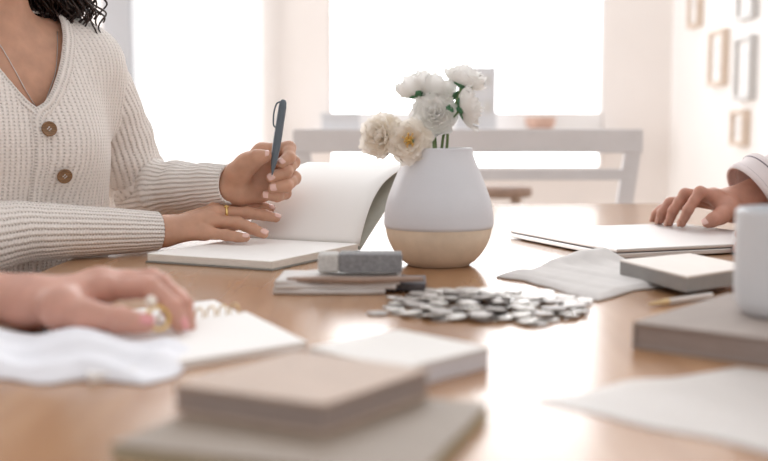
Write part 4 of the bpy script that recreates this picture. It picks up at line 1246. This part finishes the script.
def short_hair(t, H, fw, o0, r=.09):
    s_ = SDF(); s_.group([(H + Vector((0, 0, .035)) - fw * .015, H - fw * .03 - Vector((0, 0, .03)), r, r * .9)], .02, 0)
    lo, hi = s_.bounds(.01); v2, f2 = nets(s_, lo, hi, .008)
    dv = (v2 - np.array(H)) @ np.array(fw); zz = v2[:, 2] - H.z
    v2 = v2 - np.where((dv > .03) & (zz < .06), .05, 0)[:, None] * np.array(fw)
    v2 += np.random.uniform(-.0012, .0012, v2.shape)
    mesh_obj('hair', (v2 - np.array(o0)).tolist(), f2.tolist(), M['hair'], t)
short_hair(mt_, MH, mfw, mo0)
for f in fD: nail(f[3], f[2], (-.75, -.3, .5), 4.3 * q18 * (f[4] if len(f) > 4 else 1), mt_, M['skin_m'])
nail(thD[3], thD[2], (-.1, -.6, .7), 4.8 * q18, mt_, M['nail_w'])
for o in mt_.children:
    if o.name.startswith('fingernail'):
        for v in o.data.vertices: v.co -= mo0

# ---- person at the front left -----------------------------------------
q9 = .92 / F
fC = [DD([(104, 289, .925), (150, 288, .905), (172, 307, .900), (179, 324, .900)]),
      DD([(106, 283, .950), (160, 284, .940), (183, 305, .930), (188, 327, .922)]),
      DD([(100, 281, .975), (152, 279, .975), (178, 298, .962), (186, 320, .950)]),
      DD([(92, 282, 1.0), (138, 282, 1.005), (162, 297, .992), (170, 314, .982)]) + [.88]]
thC = DD([(62, 308, .905), (88, 316, .885), (120, 320, .872), (144, 324, .876)])
wrC = D(28, 302, .955); elC = Vector((-.62, .99, .805)); foC = wrC.lerp(elC, .7)
hC = hand_sdf(wrC, foC, fC, thC, 1, [11.6 * q9, 11 * q9, 10 * q9, 8.2 * q9], 15 * q9, 31 * q9, (0, 0, 1))
FC = (-.86, .78)
shLf = Vector((-.82, .96, 1.06)); shRf = Vector((-.82, .60, 1.06)); elF = Vector((-.60, .50, .80)); wrF = Vector((-.42, .62, .775))
dF = (wrF - elF).normalized(); sd = Vector((-dF.y, dF.x, 0))
fF = []
for k in range(4):
    m0 = wrF + dF * .082 + sd * (.027 - .018 * k); fF.append([m0, m0 + dF * .04 - Vector((0, 0, .002)), m0 + dF * .062 - Vector((0, 0, .006)), m0 + dF * .08 - Vector((0, 0, .012))])
thF = [wrF + dF * .03 + sd * .028, wrF + dF * .055 + sd * .045, wrF + dF * .08 + sd * .052 - Vector((0, 0, .005)), wrF + dF * .098 + sd * .05 - Vector((0, 0, .008))]
hF = hand_sdf(wrF, wrF - dF * .1, fF, thF, 1, [.0092, .0088, .0078, .0065], .011, .024, (0, 0, 1))
ft, FB_, fpt, FH, ffw, flf, torso_f, fo0 = person('person', FC, (1, .05), 1.09, {'L': (shLf, elC, wrC), 'R': (shRf, elF, wrF)}, [hC, hF], M['skin_f'],
    'person at the front left, bare forearm and hand resting on the white cloth', None, hand_res=.0016)
dc = (wrC - elC).normalized(); cf = elC.lerp(wrC, .30); df2 = (wrF - elF).normalized(); cf2 = elF.lerp(wrF, .4)
cloth_body(ft, torso_f, [[(shLf, elC, .062, .055), (elC, cf + dc * .03, .055, .050)], [(shRf, elF, .062, .052), (elF, cf2 + df2 * .03, .05, .044)]], M['jumper'], .55, [(cf, dc), (cf2, df2)], fo0, 'jumper', C0=FC, hz=1.11)
short_hair(ft, FH, ffw, fo0, .093)
nail(thC[3], thC[2], (.1, -.55, .75), 9.0 * q9, ft, M['nail_f'])
nail(fC[0][3], fC[0][2], (.8, -.3, .5), 8 * q9, ft, M['nail_f'])
for o in ft.children:
    if o.name.startswith(('fingernail', 'finger_ring')):
        for v in o.data.vertices: v.co -= fo0
# gold ring held in the fingertips
hc = D(158, 318, .885)
ax_ = Vector((.5, -.75, .35)).normalized(); a1 = ax_.orthogonal().normalized(); a2 = ax_.cross(a1)
t = empty('gold_ring', hc)
V, Fc = sweep([(a1 * math.cos(k * math.pi / 18) + a2 * math.sin(k * math.pi / 18)) * .0098 for k in range(37)], .0017, 10, False)
mesh_obj('band', V, Fc, M['gold'], t)
bm = bmesh.new(); bmesh.ops.create_uvsphere(bm, u_segments=20, v_segments=12, radius=.0048, matrix=Matrix.Translation(D(151, 301, .885) - hc)); bm_obj('pearl', bm, M['pearl'], t, True)
V, Fc = sweep([D(151, 305, .885) - hc, D(155, 309, .885) - hc], .0014, 8); mesh_obj('setting', V, Fc, M['gold'], t)
tag(t, 'gold ring with a pearl held in the fingers at the lower left', 'ring')

# chairs for the sitters
def chair(x, y, rz, label):
    t = empty('dining_chair', (x, y, 0), rz)
    box('seat', (-.2, .2, -.2, .2, .36, .385), M['frame_tan'], t, .005)
    box('backrest', (-.215, -.195, -.19, .19, .55, .82), M['frame_tan'], t, .005)
    for a in (-1, 1):
        for b in (-1, 1):
            box('leg', (a * .18 - .015 - (.005 if a < 0 else 0), a * .18 + .015, b * .18 - .015, b * .18 + .015, 0, .36), M['frame_tan'], t, .003)
        box('post', (-.213, -.192, a * .18 - .015, a * .18 + .015, .385, .56), M['frame_tan'], t)
    tag(t, label, 'chair')
chair(WC[0] - .06 * fwv.x, WC[1] - .06 * fwv.y, math.atan2(WF[1], WF[0]), 'wooden chair of the person in the cream cardigan')
chair(MC[0] + .05, MC[1], math.pi, 'wooden chair of the person with the laptop')
chair(FC[0] - .05, FC[1], 0, 'wooden chair of the person at the front left')

# ------------------------------------------------------------------ light, sky, camera
w = bpy.data.worlds.new('overcast_sky'); SC.world = w; w.use_nodes = True
nt = w.node_tree; nt.nodes.clear(); L = nt.links.new
out = nt.nodes.new('ShaderNodeOutputWorld'); bg = nt.nodes.new('ShaderNodeBackground')
tc = nt.nodes.new('ShaderNodeTexCoord'); sp = nt.nodes.new('ShaderNodeSeparateXYZ'); L(tc.outputs['Generated'], sp.inputs[0])
r = nt.nodes.new('ShaderNodeValToRGB')
mr = nt.nodes.new('ShaderNodeMapRange'); mr.inputs['From Min'].default_value = -1; mr.inputs['From Max'].default_value = 1; L(sp.outputs['Y'], mr.inputs['Value'])
L(mr.outputs['Result'], r.inputs['Fac'])
e = r.color_ramp.elements
e[0].position = 0.0; e[0].color = (.66, .635, .62, 1); e[1].position = 1.0; e[1].color = (4.9, 4.95, 5.0, 1)
k = r.color_ramp.elements.new(.60); k.color = (.78, .77, .77, 1)
k = r.color_ramp.elements.new(.84); k.color = (1.1, 1.1, 1.12, 1)
k = r.color_ramp.elements.new(.93); k.color = (4.6, 4.65, 4.7, 1)
L(r.outputs['Color'], bg.inputs['Color']); bg.inputs['Strength'].default_value = 1.0
L(bg.outputs[0], out.inputs['Surface'])
def area(name, loc, rot, sx_, sy_, power, col=(1, 1, 1)):
    l = bpy.data.lights.new(name, 'AREA'); l.shape = 'RECTANGLE'; l.size = sx_; l.size_y = sy_; l.energy = power; l.color = col
    o = bpy.data.objects.new(name, l); COL.objects.link(o); o.location = loc; o.rotation_euler = rot; return o

area('back_walls_fill', (-3.1, 4.6, 1.7), (0, math.radians(-90), 0), 2.0, 1.8, 55)  # added lamp to brighten the back and right walls; no window there
cam = bpy.data.cameras.new('camera'); cam.lens = 50; cam.sensor_width = 36; cam.clip_start = .02
cam.dof.use_dof = True; cam.dof.focus_distance = 1.58; cam.dof.aperture_fstop = 3.3
co = bpy.data.objects.new('camera', cam); COL.objects.link(co); co.location = CAM; co.rotation_euler = (math.pi / 2 - PITCH, 0, 0)
SC.camera = co
try:
    SC.cycles.diffuse_bounces = 8; SC.cycles.max_bounces = 16; SC.cycles.transparent_max_bounces = 16
except Exception: pass
SC.view_settings.view_transform = 'Standard'; SC.view_settings.look = 'None'; SC.view_settings.gamma = 1
SC.view_settings.use_curve_mapping = False; SC.view_settings.exposure = 0.33
